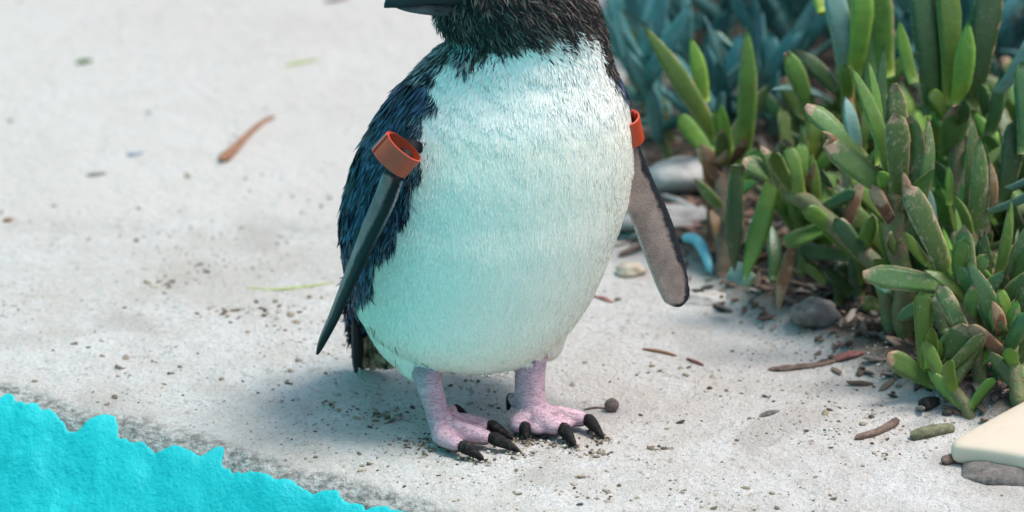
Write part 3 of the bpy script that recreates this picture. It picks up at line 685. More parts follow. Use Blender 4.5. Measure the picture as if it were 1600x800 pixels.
def hand_shoot(label, y, stem, leaves, sr=.005, wood=False):
    """stem: pixel points from the ground up; leaves: (base u, v, tip u, v, width px, kind, depth offset of the tip[, shape, roll, bend])"""
    g0 = ground_pt(*stem[0]); root = root_at('succulent_shoot', g0, label, 'green succulent shoots at the edge of the bed')
    yb = g0.y; n = len(stem)-1
    pts = [g0-Vector((0, 0, .006))] + [P(u, v, yb+(y-yb)*(i+1)/n) for i, (u, v) in enumerate(stem[1:])]
    if len(pts) == 2: pts.insert(1, (pts[0]+pts[1])/2)
    add_stem(root, pts, [sr*1.1]*(len(pts)-1)+[sr*.75], WOOD if wood else None)
    cum = [pts[i].lerp(pts[i+1], f_) for i in range(len(pts)-1) for f_ in (0, .25, .5, .75)]
    for j_ in range(8):                                   # older leaves up the stem
        b_ = cum[min(len(cum)-1, int(len(cum)*(.22+.70*j_/7)))]; az = j_*2.4+random.uniform(-.5, .5)
        dv = Vector((math.cos(az)*.8, -.15+.6*math.sin(az), random.uniform(.5, 1.6))).normalized()
        add_leaf(root, b_, b_+dv*random.uniform(.028, .052), random.uniform(.010, .014), random.choice('dhwbggx'), shape=random.choice(('point', 'point', 'blunt')), roll=random.uniform(-.6, .6))
    for L in leaves:
        bu, bv, tu, tv, wd, mt, dy = L[:7]; kw = dict(zip(('shape', 'roll', 'b'), L[7:]))
        add_leaf(root, P(bu, bv, y), P(tu, tv, y+dy), wd*PXM*(1+y/2.4), mt, **kw)
    return root
hand_shoot('small low green shoot with two bright young leaves and brown bitten ends', .045, [(1528, 655), (1500, 622), (1470, 592), (1456, 572)], [
    (1446, 580, 1440, 453, 33, 'g', .004, 'blunt', .1, 0), (1452, 574, 1453, 524, 27, 'y', -.004, 'point', .3, 1), (1460, 574, 1469, 529, 24, 'y', -.004, 'point', -.3, 1),
    (1466, 575, 1487, 512, 30, 'g', .006, 'point', -.4, 1), (1472, 596, 1508, 508, 50, 'b', -.010, 'cut', -.25, 0), (1462, 598, 1386, 556, 38, 'b', -.012, 'cut', .2, 2),
    (1508, 622, 1542, 645, 36, 'b', -.012, 'cut', .2, 1), (1490, 612, 1455, 600, 22, 'h', -.008, 'point', .2, 1), (1497, 560, 1520, 506, 26, 'b', .012, 'cut', .2, 1), (1485, 600, 1478, 560, 34, 'h', -.008, 'blunt', .1, 0), (1500, 618, 1470, 590, 30, 'b', -.010, 'cut', .1, 0), (1515, 640, 1500, 605, 30, 'h', -.008, 'blunt', -.2, 0)], .0042)
hand_shoot('shoot with one long scarred leaf lying flat and a tall pitted leaf', .075, [(1535, 612), (1518, 520), (1505, 455), (1498, 425)], [
    (1480, 436, 1414, 288, 44, 'w', -.010, 'blunt', .25, 1), (1496, 440, 1432, 318, 24, 'y', .006, 'point', .6, 1), (1450, 412, 1412, 362, 26, 'g', -.006, 'point', .5, 2),
    (1498, 452, 1348, 430, 42, 'w', -.012, 'cut', .25, 1), (1530, 520, 1506, 350, 36, 'w', -.014, 'blunt', -.4, 3), (1498, 428, 1492, 322, 20, 'g', .010, 'point', .7, 1),
    (1478, 520, 1455, 462, 30, 'd', .015, 'blunt', .2, 0), (1440, 475, 1400, 500, 28, 'd', .012, 'point', .4, 2), (1390, 455, 1360, 430, 22, 's', .02, 'point', .3, 2), (1508, 520, 1500, 470, 24, 'g', .004, 'blunt', .2, 0), (1522, 560, 1512, 480, 34, 'h', -.006, 'blunt', .1, 0), (1530, 590, 1500, 540, 34, 'd', -.004, 'blunt', .1, 0)], .0048)
hand_shoot('stout shoot beside the cream slab with a torn curled leaf at its foot', .05, [(1596, 640), (1585, 585), (1575, 548), (1562, 520)], [
    (1572, 552, 1510, 405, 46, 'd', .004, 'point', .2, 1), (1580, 520, 1560, 452, 24, 'y', -.006, 'blunt', .4, 1), (1576, 532, 1590, 468, 30, 'y', -.008, 'point', -.3, 1),
    (1588, 540, 1606, 420, 40, 'w', -.004, 'point', -.5, 2), (1578, 560, 1592, 602, 40, 'b', -.014, 'cut', .2, 2), (1535, 596, 1526, 520, 32, 'd', .016, 'point', .2, 0),
    (1532, 618, 1552, 570, 30, 'b', .010, 'cut', -.6, 1), (1568, 560, 1548, 600, 34, 'd', -.008, 'point', .5, 2), (1568, 668, 1640, 590, 44, 's', .012, 'point', .3, 1), (1588, 600, 1580, 540, 40, 'h', -.008, 'blunt', .1, 0), (1592, 625, 1566, 580, 36, 'b', -.010, 'cut', .1, 0)], .0050)
hand_shoot('tall shoot with a brown crumpled leaf end and long pointed leaves', .13, [(1415, 530), (1408, 420), (1395, 330), (1385, 280)], [
    (1392, 285, 1328, 102, 36, 'h', -.006, 'point', .5, 1), (1372, 258, 1356, 92, 24, 'g', .012, 'point', .5, 1), (1380, 262, 1381, 68, 28, 'd', .024, 'point', .4, 2), (1400, 312, 1397, 176, 46, 'w', -.012, 'blunt', .35, 1),
    (1428, 345, 1422, 180, 42, 'w', -.006, 'blunt', -.5, 2), (1398, 310, 1288, 224, 44, 'b', -.012, 'cut', .2, 1), (1350, 250, 1258, 166, 36, 'b', .014, 'cut', .3, 1), (1440, 330, 1448, 180, 26, 'w', .006, 'dry', .2, 0),
    (1405, 300, 1398, 132, 38, 'w', .012, 'cut', .2, 0), (1412, 330, 1408, 268, 26, 'x', -.016, 'dry', .6, 0), (1318, 238, 1284, 205, 16, 'x', -.010, 'dry', .8, 0), (1302, 228, 1290, 208, 14, 'x', -.016, 'dry', .1, 2), (1340, 250, 1320, 150, 30, 's', .020, 'point', .2, 1)], .007)
hand_shoot('sprawling shoot with thick yellow green stem and drooping pale leaf', .20, [(1392, 520), (1375, 425), (1318, 370), (1262, 318), (1222, 290)], [
    (1232, 308, 1186, 226, 32, 'b', .004, 'point', .3, 1), (1246, 312, 1252, 222, 26, 'g', .012, 'blunt', .3, 1), (1275, 335, 1266, 236, 24, 'g', .004, 'point', .3, 1), (1226, 302, 1226, 258, 16, 'y', -.004, 'point', .3, 0),
    (1288, 335, 1298, 268, 26, 'h', .016, 'cut', .3, 0), (1208, 282, 1162, 440, 38, 'g', -.014, 'point', .15, 2), (1152, 258, 1148, 425, 36, 'd', -.004, 'point', .3, 1), (1215, 282, 1160, 252, 36, 'b', .002, 'cut', .4, 1),
    (1404, 420, 1292, 292, 42, 'h', -.018, 'point', .3, 1), (1392, 345, 1326, 278, 30, 'g', .004, 'point', .3, 2), (1312, 345, 1222, 382, 30, 'h', -.014, 'blunt', .2, 2), (1238, 380, 1218, 488, 24, 'x', -.012, 'dry', .3, 0),
    (1348, 442, 1330, 362, 18, 'g', -.020, 'point', .2, 1), (1388, 428, 1378, 380, 22, 'b', -.010, 'point', .2, 0), (1350, 350, 1300, 285, 30, 'd', .02, 'point', .3, 1), (1330, 400, 1240, 390, 30, 'd', .012, 'blunt', .3, 0),
    (1175, 440, 1140, 420, 40, 's', .01, 'blunt', .3, 0), (1262, 300, 1272, 255, 16, 'x', -.008, 'dry', .4, 1), (1440, 440, 1380, 420, 26, 'd', -.012, 'blunt', .2, 1), (1370, 470, 1300, 530, 36, 'd', -.02, 'blunt', .3, 2), (1345, 400, 1285, 345, 34, 'g', -.010, 'blunt', .1, 0), (1385, 440, 1340, 400, 34, 'h', -.012, 'point', .2, 0), (1300, 360, 1255, 318, 30, 'y', -.008, 'blunt', .2, 0), (1290, 440, 1240, 400, 26, 'h', .01, 'point', .3, 1), (1330, 460, 1285, 420, 30, 'd', .0, 'point', .3, 1), (1385, 490, 1345, 470, 30, 'w', -.01, 'cut', .3, 1), (1250, 430, 1262, 350, 28, 'd', .03, 'point', .3, 1), (1210, 440, 1205, 350, 30, 'd', .03, 'point', .3, 1), (1310, 480, 1312, 390, 28, 'd', .03, 'point', .3, 1), (1185, 380, 1205, 300, 28, 'd', .03, 'point', .3, 1)], .0060)
hand_shoot('loose shoot of upright leaves with withered brown flower stalk at its base', .34, [(1130, 430), (1132, 330), (1130, 245)], [
    (1122, 222, 1003, 38, 38, 'h', -.01, 'point', .15, 1), (1100, 160, 1078, 58, 32, 'y', -.006, 'point', .3, 1), (1158, 260, 1166, 40, 40, 'h', -.006, 'point', .3, 1), (1132, 236, 1118, 172, 30, 'y', -.014, 'blunt', .3, 1),
    (1140, 250, 1125, 160, 24, 'y', -.018, 'point', .3, 0), (1128, 258, 1060, 180, 34, 'g', .004, 'blunt', .4, 2), (1146, 262, 1165, 215, 22, 'x', -.02, 'dry', .3, 1), (1118, 275, 1092, 226, 30, 'x', -.02, 'dry', .3, 0),
    (1112, 255, 1135, 232, 20, 'x', -.024, 'dry', .5, 2), (1128, 315, 1098, 250, 26, 'x', -.02, 'dry', .3, 1), (1108, 300, 1118, 430, 18, 'x', -.03, 'dry', .3, 3), (1120, 330, 1128, 445, 20, 'x', -.03, 'dry', .9, 1), (1138, 230, 1205, 130, 34, 'd', .02, 'point', .3, 2)], .006, True)
hand_shoot('shoot whose broad pale bloomed leaf curls back beside a rounded green leaf', .30, [(1345, 470), (1330, 260), (1322, 125)], [
    (1320, 118, 1298, -22, 40, 's', -.006, 'blunt', .15, 3), (1332, 122, 1348, -22, 40, 'y', -.01, 'blunt', .3, 1), (1308, 140, 1238, 76, 34, 'd', .004, 'point', .3, 1), (1268, 190, 1228, 82, 34, 'h', -.02, 'cut', .3, 1),
    (1290, 20, 1262, -60, 44, 'y', .03, 'point', .3, 1), (1318, 100, 1330, -30, 34, 'd', .024, 'point', .3, 0), (1385, 120, 1370, -30, 44, 'h', -.006, 'cut', .2, 0), (1300, 160, 1205, 140, 26, 's', -.01, 'point', .9, 3), (1360, 180, 1362, 40, 30, 'd', .02, 'point', .3, 2)], .006)
hand_shoot('upright shoot of broad dark leaves round one glossy bright young leaf', .24, [(1500, 470), (1496, 300), (1492, 165)], [
    (1484, 164, 1476, -40, 42, 'g', .006, 'blunt', .25, 1), (1496, 162, 1512, 32, 40, 'y', -.012, 'point', .2, 1), (1512, 170, 1548, -40, 52, 'd', .012, 'blunt', .2, 1), (1455, 178, 1436, -30, 50, 'd', .006, 'blunt', .2, 1),
    (1428, 130, 1404, 30, 28, 'g', .016, 'point', .3, 2), (1480, 190, 1452, 142, 30, 'g', -.01, 'blunt', .4, 1), (1540, 175, 1530, 128, 26, 'd', -.02, 'point', .2, 1), (1545, 160, 1618, 50, 32, 's', -.012, 'blunt', .6, 1), (1480, 240, 1494, 164, 50, 'b', -.03, 'cut', .3, 1), (1545, 210, 1562, 120, 34, 'd', -.004, 'point', .4, 1)], .006)
hand_shoot('clump of tall weathered leaves with pale scratched margins', .14, [(1530, 540), (1520, 430), (1514, 350)], [
    (1504, 356, 1518, 180, 36, 'w', .006, 'point', .5, 1), (1516, 372, 1530, 212, 40, 'w', -.012, 'point', .4, 1), (1532, 350, 1536, 215, 42, 'd', .006, 'point', .3, 2), (1562, 320, 1588, 186, 44, 'd', .008, 'blunt', .3, 1),
    (1545, 330, 1640, 282, 30, 's', -.006, 'point', .9, 1), (1560, 300, 1640, 258, 26, 's', .004, 'point', .9, 1), (1600, 240, 1596, 96, 40, 'd', .012, 'blunt', .3, 1), (1484, 320, 1482, 258, 18, 'y', .004, 'point', .2, 0), (1552, 330, 1545, 250, 18, 'x', -.006, 'dry', .2, 0), (1460, 360, 1448, 290, 28, 's', .004, 'point', .4, 2)], .006)
hand_shoot('narrow shoot of slim folded leaves above the stout shoot', .085, [(1572, 600), (1558, 500), (1550, 445)], [
    (1552, 450, 1576, 322, 28, 'h', -.01, 'point', .5, 1), (1560, 440, 1580, 308, 18, 'g', .008, 'point', .6, 1), (1546, 440, 1538, 360, 22, 'd', .008, 'point', .3, 2), (1556, 462, 1604, 350, 30, 'd', .01, 'point', .4, 1), (1575, 470, 1612, 380, 34, 'w', -.012, 'blunt', -.4, 2), (1550, 470, 1572, 430, 24, 'x', -.014, 'dry', .3, 1)], .005)

def random_shoot(name, loc, hgt, nl, llen, lw, kinds, label, group, spread=(.25, .95), leanx=0, stem_r=.004, stem_mat=None, cat='succulent'):
    root = root_at(name, loc, label, group, cat)
    top = loc + Vector((leanx*hgt+random.uniform(-.25, .25)*hgt, random.uniform(-.25, .1)*hgt, hgt))
    midp = (loc+top)/2 + Vector((random.uniform(-.1, .1)*hgt, random.uniform(-.1, .1)*hgt, 0))
    add_stem(root, [loc-Vector((0, 0, .008)), midp, top], [stem_r*1.2, stem_r, stem_r*.7], stem_mat)
    ax = (top-midp).normalized(); a0 = random.uniform(0, 6.3)
    for i in range(nl):
        t = i/max(1, nl-1); b = top - ax*(1-t)*min(hgt*.8, .07); az = a0 + (i % 2)*math.pi + (i//2)*math.pi/2 + random.uniform(-.35, .35)
        tilt = random.uniform(spread[0], spread[1])*(1.15-.65*t)
        r_ = Vector((math.cos(az), math.sin(az), 0)); dv = (ax*math.cos(tilt)+r_*math.sin(tilt)).normalized()
        L = random.uniform(*llen)*(1 if t < .8 else .7)
        mt = random.choice(kinds)
        o = add_leaf(root, b, b+dv*L, random.uniform(*lw), mt if t < .85 else {'g': 'y', 'd': 'g', 'h': 'g'}.get(mt, mt), roll=random.uniform(-1.2, 1.2))
    return root
# green shoots filling the bed behind the front row
spots = []
def try_spot(x, y, dmin):
    if all((x-a)**2+(y-b)**2 > dmin**2 for a, b in spots): spots.append((x, y)); return True
    return False
n_ = 0
for _ in range(4000):
    if n_ >= 78: break
    y = random.uniform(.10, .52); x = random.uniform(.12, .62)
    e = float(np.interp(y, [.10, .2, .33, .42, .52], [.285, .225, .18, .20, .26]))
    if x < e+.015 or not try_spot(x, y, .030): continue
    hh = random.uniform(.018, .045) + .035*sstep(.1, .4, y)*random.random() + .03*sstep(.3, .55, x)
    random_shoot('succulent_shoot', Vector((x, y, gz(x, y))), hh, random.choice((7, 8, 9, 10)), (.040, .072), (.012, .019), 'ggdddhhwb',
                 *(('green fleshy shoot rising among the blue green shoots', 'green shoots mixed with blue ones') if y > .42 else
                   ('green fleshy shoot packed behind the front row of the bed', 'green shoots filling the bed')), leanx=-.1); n_ += 1
# blue-green shoots behind
n_ = 0; spots2 = []
for _ in range(6000):
    if n_ >= 120: break
    y = random.uniform(.44, 1.35); x = random.uniform(.09, .85)
    e = float(np.interp(y, [.42, .6, 1.0, 1.4], [.10, .105, .11, .11]))
    if x < e or x > .30+.45*y+.15: continue
    if y < .54 and x > .26: continue
    if not all((x-a)**2+(y-b)**2 > .042**2 for a, b in spots2): continue
    spots2.append((x, y)); hh = random.uniform(.02, .09) + .05*sstep(.12, .3, x)*random.random()
    random_shoot('blue_succulent_shoot', Vector((x, y, gz(x, y))), hh, random.choice((9, 10, 11, 12)), (.060, .105), (.011, .017), 'uuuvvvvs' if x > .2 else 'uuvvvu',
                 *(('blue green finger leaved shoot fringing the bed where it meets open sand', 'blue green shoots along the sand edge') if x < e+.06 else
                   ('blurred blue green shoot deep at the back of the bed', 'blue green shoots deep in the bed') if y > .85 else
                   ('blue green finger leaved shoot packed just behind the green succulents', 'blue green shoots behind the green ones')), spread=(.3, 1.15), leanx=-.25); n_ += 1

# ================================================================ things lying on the ground
def simple(name, base, c2, rough=.8, sc=160, bumpd=.001):
    m = NT(name); g = m.geo(); m.p(Base_Color=m.mix(m.ramp(m.noise(g, sc, 4, .65), [(.35, 0), (.65, 1)]), base, c2), Roughness=rough, Normal=m.bump(m.noise(g, sc*2, 3), .5, bumpd)); return m.m
BARK = simple('brown_twig', (.085, .050, .038), (.22, .15, .115)); RUST = simple('rust_stalk', (.16, .075, .035), (.34, .17, .09)); REDB = simple('red_leaf', (.16, .05, .04), (.30, .12, .10))
GREY = simple('grey_stone', (.17, .16, .155), (.34, .33, .32), .85, 60); PALE = simple('pale_stone', (.30, .28, .26), (.52, .49, .46), .85, 60)
GRASS = simple('pale_green_blade', (.26, .34, .10), (.42, .46, .18), .6); DKGR = simple('dark_green_scrap', (.05, .10, .03), (.12, .18, .06), .6); TEAL = simple('blue_fallen_leaf', (.10, .34, .40), (.16, .46, .52), .5, 60)
SEED = simple('seed_husk', (.075, .050, .042), (.20, .145, .125), .8, 330, .002); CHAR = simple('charred_stem', (.012, .010, .009), (.05, .04, .035), .9, 300)
def rod(name, px, rpx, mat, label, cat, lift=None, flat=1.0, hollow=False, k=18, wob=.15):
    rr = [r_*PXM for r_ in rpx]
    pts = [ground_pt(u, v, r_*flat*.75) for (u, v), r_ in zip(px, rr)]
    if lift: pts = [p_+Vector((0, 0, l_)) for p_, l_ in zip(pts, lift)]
    if len(pts) == 2: pts.insert(1, (pts[0]+pts[1])/2+Vector((0, 0, .0006))); rr.insert(1, (rr[0]+rr[1])/2)
    V, F, T = tube(pts, rr, n=12, flat=flat, k=k); V = np.array(V); c0 = np.array(pts[0])
    V = V + (rng.random(V.shape)-.5)*min(rr)*wob
    if hollow:
        F = F[:-2]; n = 12; e0 = list(range(n)); ring = V[:n]; cen = ring.mean(0); dirv = np.array(pts[1]-pts[0]); dirv /= np.linalg.norm(dirv)
        nb = len(V); V = np.concatenate([V, cen+(ring-cen)*.72, cen+(ring-cen)*.7+dirv*rr[0]*3])
        for i in range(n):
            j = (i+1) % n; F += [(i, nb+i, nb+j, j), (nb+i, nb+n+i, nb+n+j, nb+j)]
        F += [tuple(nb+n+i for i in range(n)), tuple(range((k-1)*n, k*n))]
    o = obj(name, mesh(name, V-c0, F), mat); o.location = pts[0]
    return tag(o, label, cat)
def ball(name, c, r, mat, label, cat, rough=.12, sub=3, seed=1, group=None):
    bm = bmesh.new(); bmesh.ops.create_icosphere(bm, subdivisions=sub, radius=1); V = np.array([v.co[:] for v in bm.verts]); F = [tuple(v.index for v in f.verts) for f in bm.faces]; bm.free()
    n1 = fbm(V[:, 0]*1.7+9, V[:, 1]*1.7+V[:, 2]*1.3+5, seed, 4); V = V*(1+rough*n1*2)[:, None]*np.array(r)
    o = obj(name, mesh(name, V, F), mat); o.location = c; return tag(o, label, cat, group)
rod('dry_stalk', [(346, 250), (362, 236), (385, 212), (408, 192), (430, 181)], [13, 10, 6.5, 5.5, 4], RUST, 'curved rust brown dry stalk with a thick end lying alone on sand', 'stalk', flat=.8)
rod('hollow_stick', [(1336, 684), (1372, 674), (1404, 656)], [5.5, 6, 7], BARK, 'bent brown stick lying on pale grit before the small low shoot', 'stick', hollow=True)
rod('hollow_stick', [(1472, 721), (1500, 713), (1538, 706)], [8, 8, 7], BARK, 'brown hollow stick poking out from under the cream slab', 'stick', hollow=True)
rod('hollow_stub', [(1441, 634), (1452, 630), (1466, 628)], [12, 11, 9], CHAR, 'short black hollow stem end pointing out of the mulch', 'stem', hollow=True)
rod('stem_piece', [(1422, 682), (1452, 674), (1492, 668)], [8, 10, 8], simple('olive_stem', (.07, .075, .035), (.22, .21, .12)), 'olive brown broken stem piece lying beside the cream slab', 'stem')
rod('bark_strip', [(1200, 577), (1240, 574), (1275, 570), (1312, 562)], [5, 8, 7, 4], BARK, 'brown strip of bark lying at the foot of the bed', 'bark', flat=.5, wob=.6)
rod('thin_twig', [(1003, 545), (1030, 549), (1058, 556)], [2.2, 3, 2], RUST, 'thin orange brown twig on the grit behind the pink feet', 'twig')
rod('thin_twig', [(1072, 560), (1088, 566), (1100, 571)], [2, 3, 2], REDB, 'tiny reddish twig between the thin orange twig and the bed', 'twig')
rod('thin_twig', [(912, 640), (930, 637), (948, 638)], [1.6, 2, 1.5], BARK, 'short thin brown twig touching the round seed', 'twig')
rod('red_leaf_scrap', [(926, 462), (942, 466), (958, 473)], [3, 6, 3], REDB, 'small dark red leaf scrap on sand beyond the white belly', 'leaf', flat=.35)
rod('grass_blade', [(384, 449), (430, 452), (480, 447), (524, 441)], [3, 4.5, 4.5, 2], GRASS, 'long yellow green grass blade lying beside the dark flipper', 'grass blade', flat=.35)
rod('leaf_scrap', [(1186, 651), (1202, 645), (1218, 641)], [3, 7, 2.5], simple('grey_brown_leaf', (.07, .06, .055), (.2, .18, .165)), 'grey brown folded leaf scrap alone on the pale grit', 'leaf', flat=.4)
rod('fallen_leaf', [(1066, 384), (1086, 392), (1102, 408), (1112, 428)], [8, 10, 10, 7], TEAL, 'bright blue fallen finger leaf beside the hanging flipper tip', 'leaf', lift=[.006, .009, .006, 0])
rod('green_scrap', [(118, 99), (130, 96), (144, 94)], [4, 9, 4], DKGR, 'small dark green scrap on the far sand', 'leaf', flat=.6)
rod('pale_leaf', [(444, 103), (466, 98), (500, 92)], [4, 7, 2], GRASS, 'pale green blade far back on the sand', 'grass blade', flat=.4)
rod('brown_scrap', [(506, 2), (525, -1), (545, -4)], [5, 8, 4], BARK, 'brown scrap at the back of the sand behind the bill', 'leaf', flat=.5)
rod('rust_scrap', [(4, 346), (12, 344), (20, 342)], [4, 7, 4], RUST, 'tiny rust scrap on the sand where the apron ends', 'leaf', flat=.6)
rod('dark_scrap', [(135, 274), (150, 272), (166, 270)], [4, 7, 4], simple('scrap_grey', (.16, .14, .13), (.3, .28, .26)), 'dim grey scrap on the sand left of the dry stalk', 'leaf', flat=.5)
rod('blue_scrap', [(198, 241), (210, 240), (224, 238)], [4, 8, 4], simple('scrap_blue', (.24, .28, .33), (.36, .40, .45)), 'bluish grey scrap on the sand near the dry stalk', 'leaf', flat=.5)
rod('hanging_scrap', [(1300, 562), (1322, 556), (1350, 552)], [8, 14, 8], REDB, 'dull red dead leaf lying in the mulch', 'leaf', flat=.35, wob=.5)
p0 = ground_pt(956, 642); ball('seed', p0+Vector((0, 0, .0042)), (.0049, .0047, .0047), SEED, 'round brown rough seed on the grit beside the pink foot', 'seed', .07)
ball('stone', ground_pt(1272, 506)+Vector((0, 0, .008)), (.017, .013, .010), simple('dun_stone', (.10, .09, .085), (.24, .22, .205), .9, 90), 'grey stone half buried under the green succulents', 'stone', .2, 3, 4)
ball('stone', ground_pt(1062, 300)+Vector((0, .01, .010)), (.030, .020, .014), PALE, 'whitish stone between the flipper and the withered flower stalk', 'stone', .16, 3, 8)
ball('stone', ground_pt(1030, 345)+Vector((0, .0, .002)), (.040, .020, .009), GREY, 'flat grey stone behind the hanging flipper', 'stone', .2, 3, 12)
ball('stone', ground_pt(985, 428)+Vector((0, 0, .003)), (.012, .008, .006), simple('tan_stone', (.36, .29, .21), (.55, .47, .37)), 'small tan stone between the belly and the flipper tip', 'stone', .2, 3, 15)
ball('stone', ground_pt(1105, 470)+Vector((0, 0, .000)), (.020, .009, .006), simple('buff_stone', (.33, .30, .27), (.52, .49, .45)), 'low buff stone at the bed edge below the drooping pale leaf', 'stone', .25, 3, 19)
# rooty litter behind the flipper
for i, (a, b, r_) in enumerate([((975, 345), (1090, 318), 7), ((985, 372), (1085, 352), 6), ((965, 400), (1060, 372), 5), ((1000, 300), (1110, 338), 6)]):
    rod('dead_stem', [a, ((a[0]+b[0])/2, (a[1]+b[1])/2-6), b], [r_, r_*1.1, r_*.7], (BARK, GREY, BARK, GREY)[i], ('brown', 'grey', 'thin brown', 'slanting grey')[i]+' dead stem lying behind the hanging flipper', 'stem')
# cream slab corner
def slab():
    z = .013; out = [(1486, 691), (1500, 682), (1545, 660), (1600, 634), (1680, 598), (1760, 640), (1740, 742), (1660, 735), (1600, 720), (1540, 707), (1500, 700), (1489, 697)]
    pts = [G(u, v, z) for u, v in out]; c = sum(pts, Vector())/len(pts); V, F = [], []
    q_ = resample([tuple(p_) for p_ in pts]+[tuple(pts[0])], 97)[:-1]
    for _ in range(2): q_ = (np.roll(q_, 1, 0)+q_*2+np.roll(q_, -1, 0))/4
    n = len(q_); cn = np.array(c); ctr = np.array(G(1665, 668, z))[:2]
    for inset, dz in ((.10, -.0120), (.03, -.0115), (.008, -.0095), (0, -.0065), (.002, -.0035), (.010, -.0012), (.022, .0002), (.05, .0012), (.12, .0020), (.3, .0026), (.6, .0029), (.9, .0030)):
        for p_ in q_: xy = p_[:2]*(1-inset)+ctr*inset; V.append((xy[0]-cn[0], xy[1]-cn[1], dz + (xy[0]-q_[0, 0])*.06))
    F = [tuple(f) for f in grid_faces(12, n, True)] + [tuple(range(n))[::-1], tuple(range(11*n, 12*n))]
    o = obj('stone_slab', mesh('stone_slab', V, F), None); o.location = c
    m = NT('cream_slab'); g = m.geo(); cc_ = m.mix(m.noise(g, 40, 4, .6), (.58, .47, .35), (.68, .58, .46)); cc_ = m.mix(m.ramp(m.noise(g, 260, 3, .6), [(.66, 0), (.76, .5)]), cc_, (.42, .38, .36))
    m.p(Base_Color=cc_, Roughness=.5, Normal=m.bump(m.noise(g, 220, 3), .12, .001)); o.data.materials.append(m.m)
    return tag(o, 'smooth cream stone slab with a blunt pointed corner beside the succulents', 'slab')
slab()
ball('stone', ground_pt(1572, 742)+Vector((.004, .004, -.002)), (.034, .022, .012), simple('dark_clod', (.10, .08, .07), (.22, .19, .17)), 'dark clod of earth propping up the cream slab', 'clod', .2, 3, 23)
ball('stone', ground_pt(1640, 690)+Vector((0, 0, -.002)), (.03, .02, .012), GREY, 'grey stone hidden under the middle of the cream slab', 'stone', .2, 2, 27)

# ---- grit, crumbs and mulch: uncountable
bm = bmesh.new(); bmesh.ops.create_icosphere(bm, subdivisions=1, radius=1); IV = np.array([v.co[:] for v in bm.verts]); bm.verts.index_update(); IF = np.array([[v.index for v in f.verts] for f in bm.faces]); bm.free()
def many(name, pos, scl, colors, mat, label=None, cat=None, jitter=.45, tiltmax=.5):
    N = len(pos); a = rng.uniform(0, 6.3, N); ca, sa = np.cos(a), np.sin(a)
    V = IV[None]*(1+jitter*(rng.random((N, len(IV), 1))-.5))*scl[:, None, :]
    tl_ = rng.uniform(-tiltmax, tiltmax, N); V2 = V.copy(); V2[..., 0] = V[..., 0]*np.cos(tl_)[:, None]-V[..., 2]*np.sin(tl_)[:, None]; V2[..., 2] = V[..., 0]*np.sin(tl_)[:, None]+V[..., 2]*np.cos(tl_)[:, None]
    W = np.empty_like(V2); W[..., 0] = V2[..., 0]*ca[:, None]-V2[..., 1]*sa[:, None]; W[..., 1] = V2[..., 0]*sa[:, None]+V2[..., 1]*ca[:, None]; W[..., 2] = V2[..., 2]
    W += pos[:, None, :]; F = (IF[None]+(np.arange(N)*len(IV))[:, None, None]).reshape(-1, 3)
    me = mesh(name, W.reshape(-1, 3), F, False); vcol(me, 'tint', np.repeat(colors, len(IV), 0)); o = obj(name, me, mat); o['kind'] = 'stuff'
    return tag(o, label, cat)
m = NT('crumb'); m.p(Base_Color=m.mix(m.math('MULTIPLY', m.noise(m.geo(), 900, 2), .5), m.attr('tint'), (.05, .04, .03)), Roughness=.9); CRUMB = m.m
PAL = np.array([(.10, .075, .055), (.16, .125, .09), (.26, .21, .15), (.38, .32, .24), (.50, .45, .38), (.66, .63, .58), (.72, .70, .66), (.05, .042, .036), (.34, .27, .18)])
def grit(n, xr, yr, smin, smax, dens=None, pw=3.0, pal=None):
    x = rng.uniform(*xr, n); y = rng.uniform(*yr, n); k = rim_d(x, y) < -.016
    f = fbm(x*9, y*9, 401, 3); k &= rng.random(n) < np.clip(.25+f*1.6, .06, 1)
    x, y = x[k], y[k]; s = smin+(smax-smin)*rng.random(len(x))**pw
    c = PAL[rng.choice(len(PAL), len(x), p=[.05, .09, .15, .18, .17, .12, .11, .03, .10])] if pal is None else np.array(pal)[rng.integers(0, len(pal), len(x))]
    z = height(x, y); scl = np.stack([s*rng.uniform(.8, 1.8, len(x)), s, s*rng.uniform(.35, .7, len(x))], 1)
    return np.stack([x, y, z+scl[:, 2]*.3], 1), scl, c
A = [grit(15000, (-.45, .45), (-.16, .35), .0003, .0012), grit(1500, (-.45, .42), (-.16, .40), .0006, .0030, pw=5), grit(1200, (-.45, .3), (.05, .5), .0006, .0028, pw=4, pal=[(.30, .25, .19), (.42, .37, .30), (.22, .18, .14)]), grit(900, (-.6, .3), (.3, 1.3), .0008, .0040, pw=5),
     grit(5000, (.10, .40), (-.14, .18), .0003, .0013)]
many('grit', *[np.concatenate([a[i] for a in A]) for i in range(3)], CRUMB, 'loose sandy grit and crumbs strewn over the pale ground', 'grit')
# small scatters of brown crumbs seen on the apron
cp = []
for u, v, n, sp_ in ((512, 632, 12, .003), (540, 642, 10, .004), (590, 648, 40, .008), (600, 655, 30, .010), (350, 490, 30, .010), (400, 488, 34, .012), (295, 432, 26, .016), (255, 442, 16, .010), (430, 520, 18, .014),
                     (1035, 702, 26, .004), (936, 708, 26, .004), (900, 712, 14, .004), (1020, 590, 24, .02), (1120, 600, 40, .03), (1010, 660, 14, .01), (1240, 640, 30, .03), (1310, 700, 26, .03), (880, 760, 24, .02), (920, 775, 30, .012), (1200, 790, 40, .03),
                     (470, 600, 22, .02), (660, 700, 46, .010), (640, 690, 30, .008), (560, 720, 20, .02), (215, 470, 16, .02), (130, 540, 16, .02), (760, 640, 22, .012), (740, 605, 20, .016)):
    g_ = np.array(ground_pt(u, v)); b = g_+rng.normal(0, 1, (n, 3))*np.array([sp_, sp_*.7, 0]); b[:, 2] = height(b[:, 0], b[:, 1])+.0003; cp.append(b)
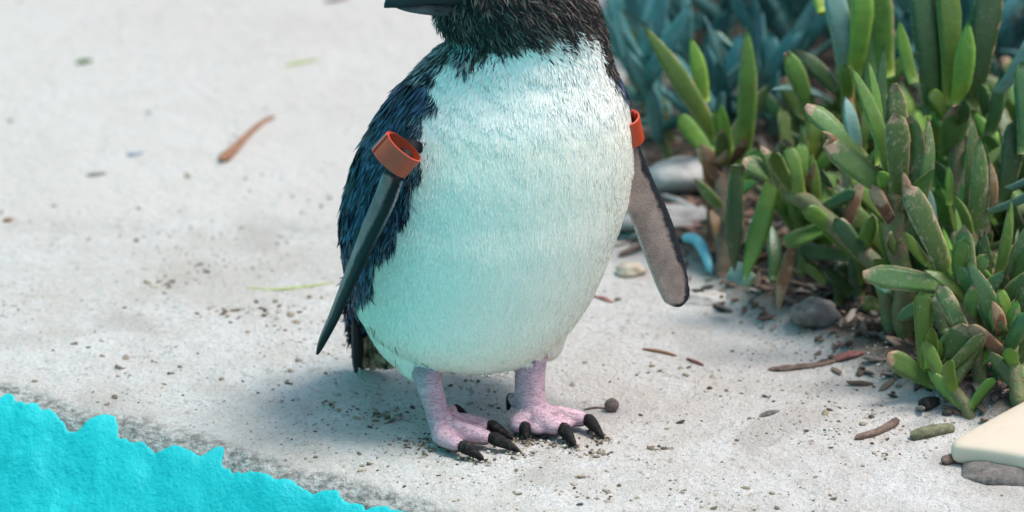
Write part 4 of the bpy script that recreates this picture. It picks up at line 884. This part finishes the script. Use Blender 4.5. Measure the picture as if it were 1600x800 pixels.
cp = np.concatenate(cp); s = .0004+.0017*rng.random(len(cp))**3; pal = np.array([(.22, .17, .11), (.12, .09, .06), (.34, .28, .19), (.07, .055, .04), (.46, .40, .31)])
many('crumbs', cp, np.stack([s*rng.uniform(1, 2.4, len(cp)), s, s*.6], 1), pal[rng.integers(0, 5, len(cp))], CRUMB, 'scattered brown crumbs of earth lying in small patches on the apron', 'crumbs')
# sand stuck round the toes and claws
pp = []
for knob, tip, r_ in claws[:6]:
    n = 70; t_ = rng.random(n)**.6; b = np.array(knob)[None]*(1-t_)[:, None]+np.array(tip)[None]*t_[:, None]; b = b+rng.normal(0, 1, (n, 3))*np.array([.0042, .0035, 0]); b[:, 1] -= .0015
    b[:, 2] = height(b[:, 0], b[:, 1])+.0004+np.abs(rng.normal(0, .0010, n)); pp.append(b)
for c_ in ((702, 684, .008), (690, 680, .007), (845, 684, .010), (812, 690, .009), (868, 694, .008)):
    g_ = np.array(ground_pt(c_[0], c_[1])); n = 55; b = g_+rng.normal(0, 1, (n, 3))*np.array([c_[2], c_[2]*.55, 0]); b[:, 2] = height(b[:, 0], b[:, 1])+.0004; pp.append(b)
pp = np.concatenate(pp); s = .0003+.0011*rng.random(len(pp))**2; pal = np.array([(.50, .42, .31), (.36, .28, .19), (.62, .56, .46), (.07, .055, .045), (.16, .12, .09)])
many('toe_sand', pp, np.stack([s*1.3, s, s*.8], 1), pal[rng.integers(0, 5, len(pp))], CRUMB, 'clumped tan sand grains stuck round the pink toes', 'sand')
# mulch
n = 5200; x = rng.uniform(.06, .62, n); y = rng.uniform(-.12, .75, n); bmk = bedmask(x, y); nearb = bedmask(x+.022, y)
k = ((bmk > .15) & (rng.random(n) < .75)) | ((nearb > .4) & (rng.random(n) < .55)) ; x, y = x[k], y[k]; s = rng.uniform(.0010, .0034, len(x))
pal = np.array([(.10, .07, .05), (.06, .045, .035), (.18, .115, .085), (.22, .16, .12), (.14, .12, .11), (.03, .025, .02), (.34, .30, .26), (.24, .12, .09)])
many('mulch', np.stack([x, y, height(x, y)+s*.5], 1), np.stack([s*rng.uniform(1, 4.2, len(x)), s, s*.6], 1), pal[rng.integers(0, 8, len(x))], CRUMB, 'dark brown mulch of dead leaf chips under the succulents', 'mulch')
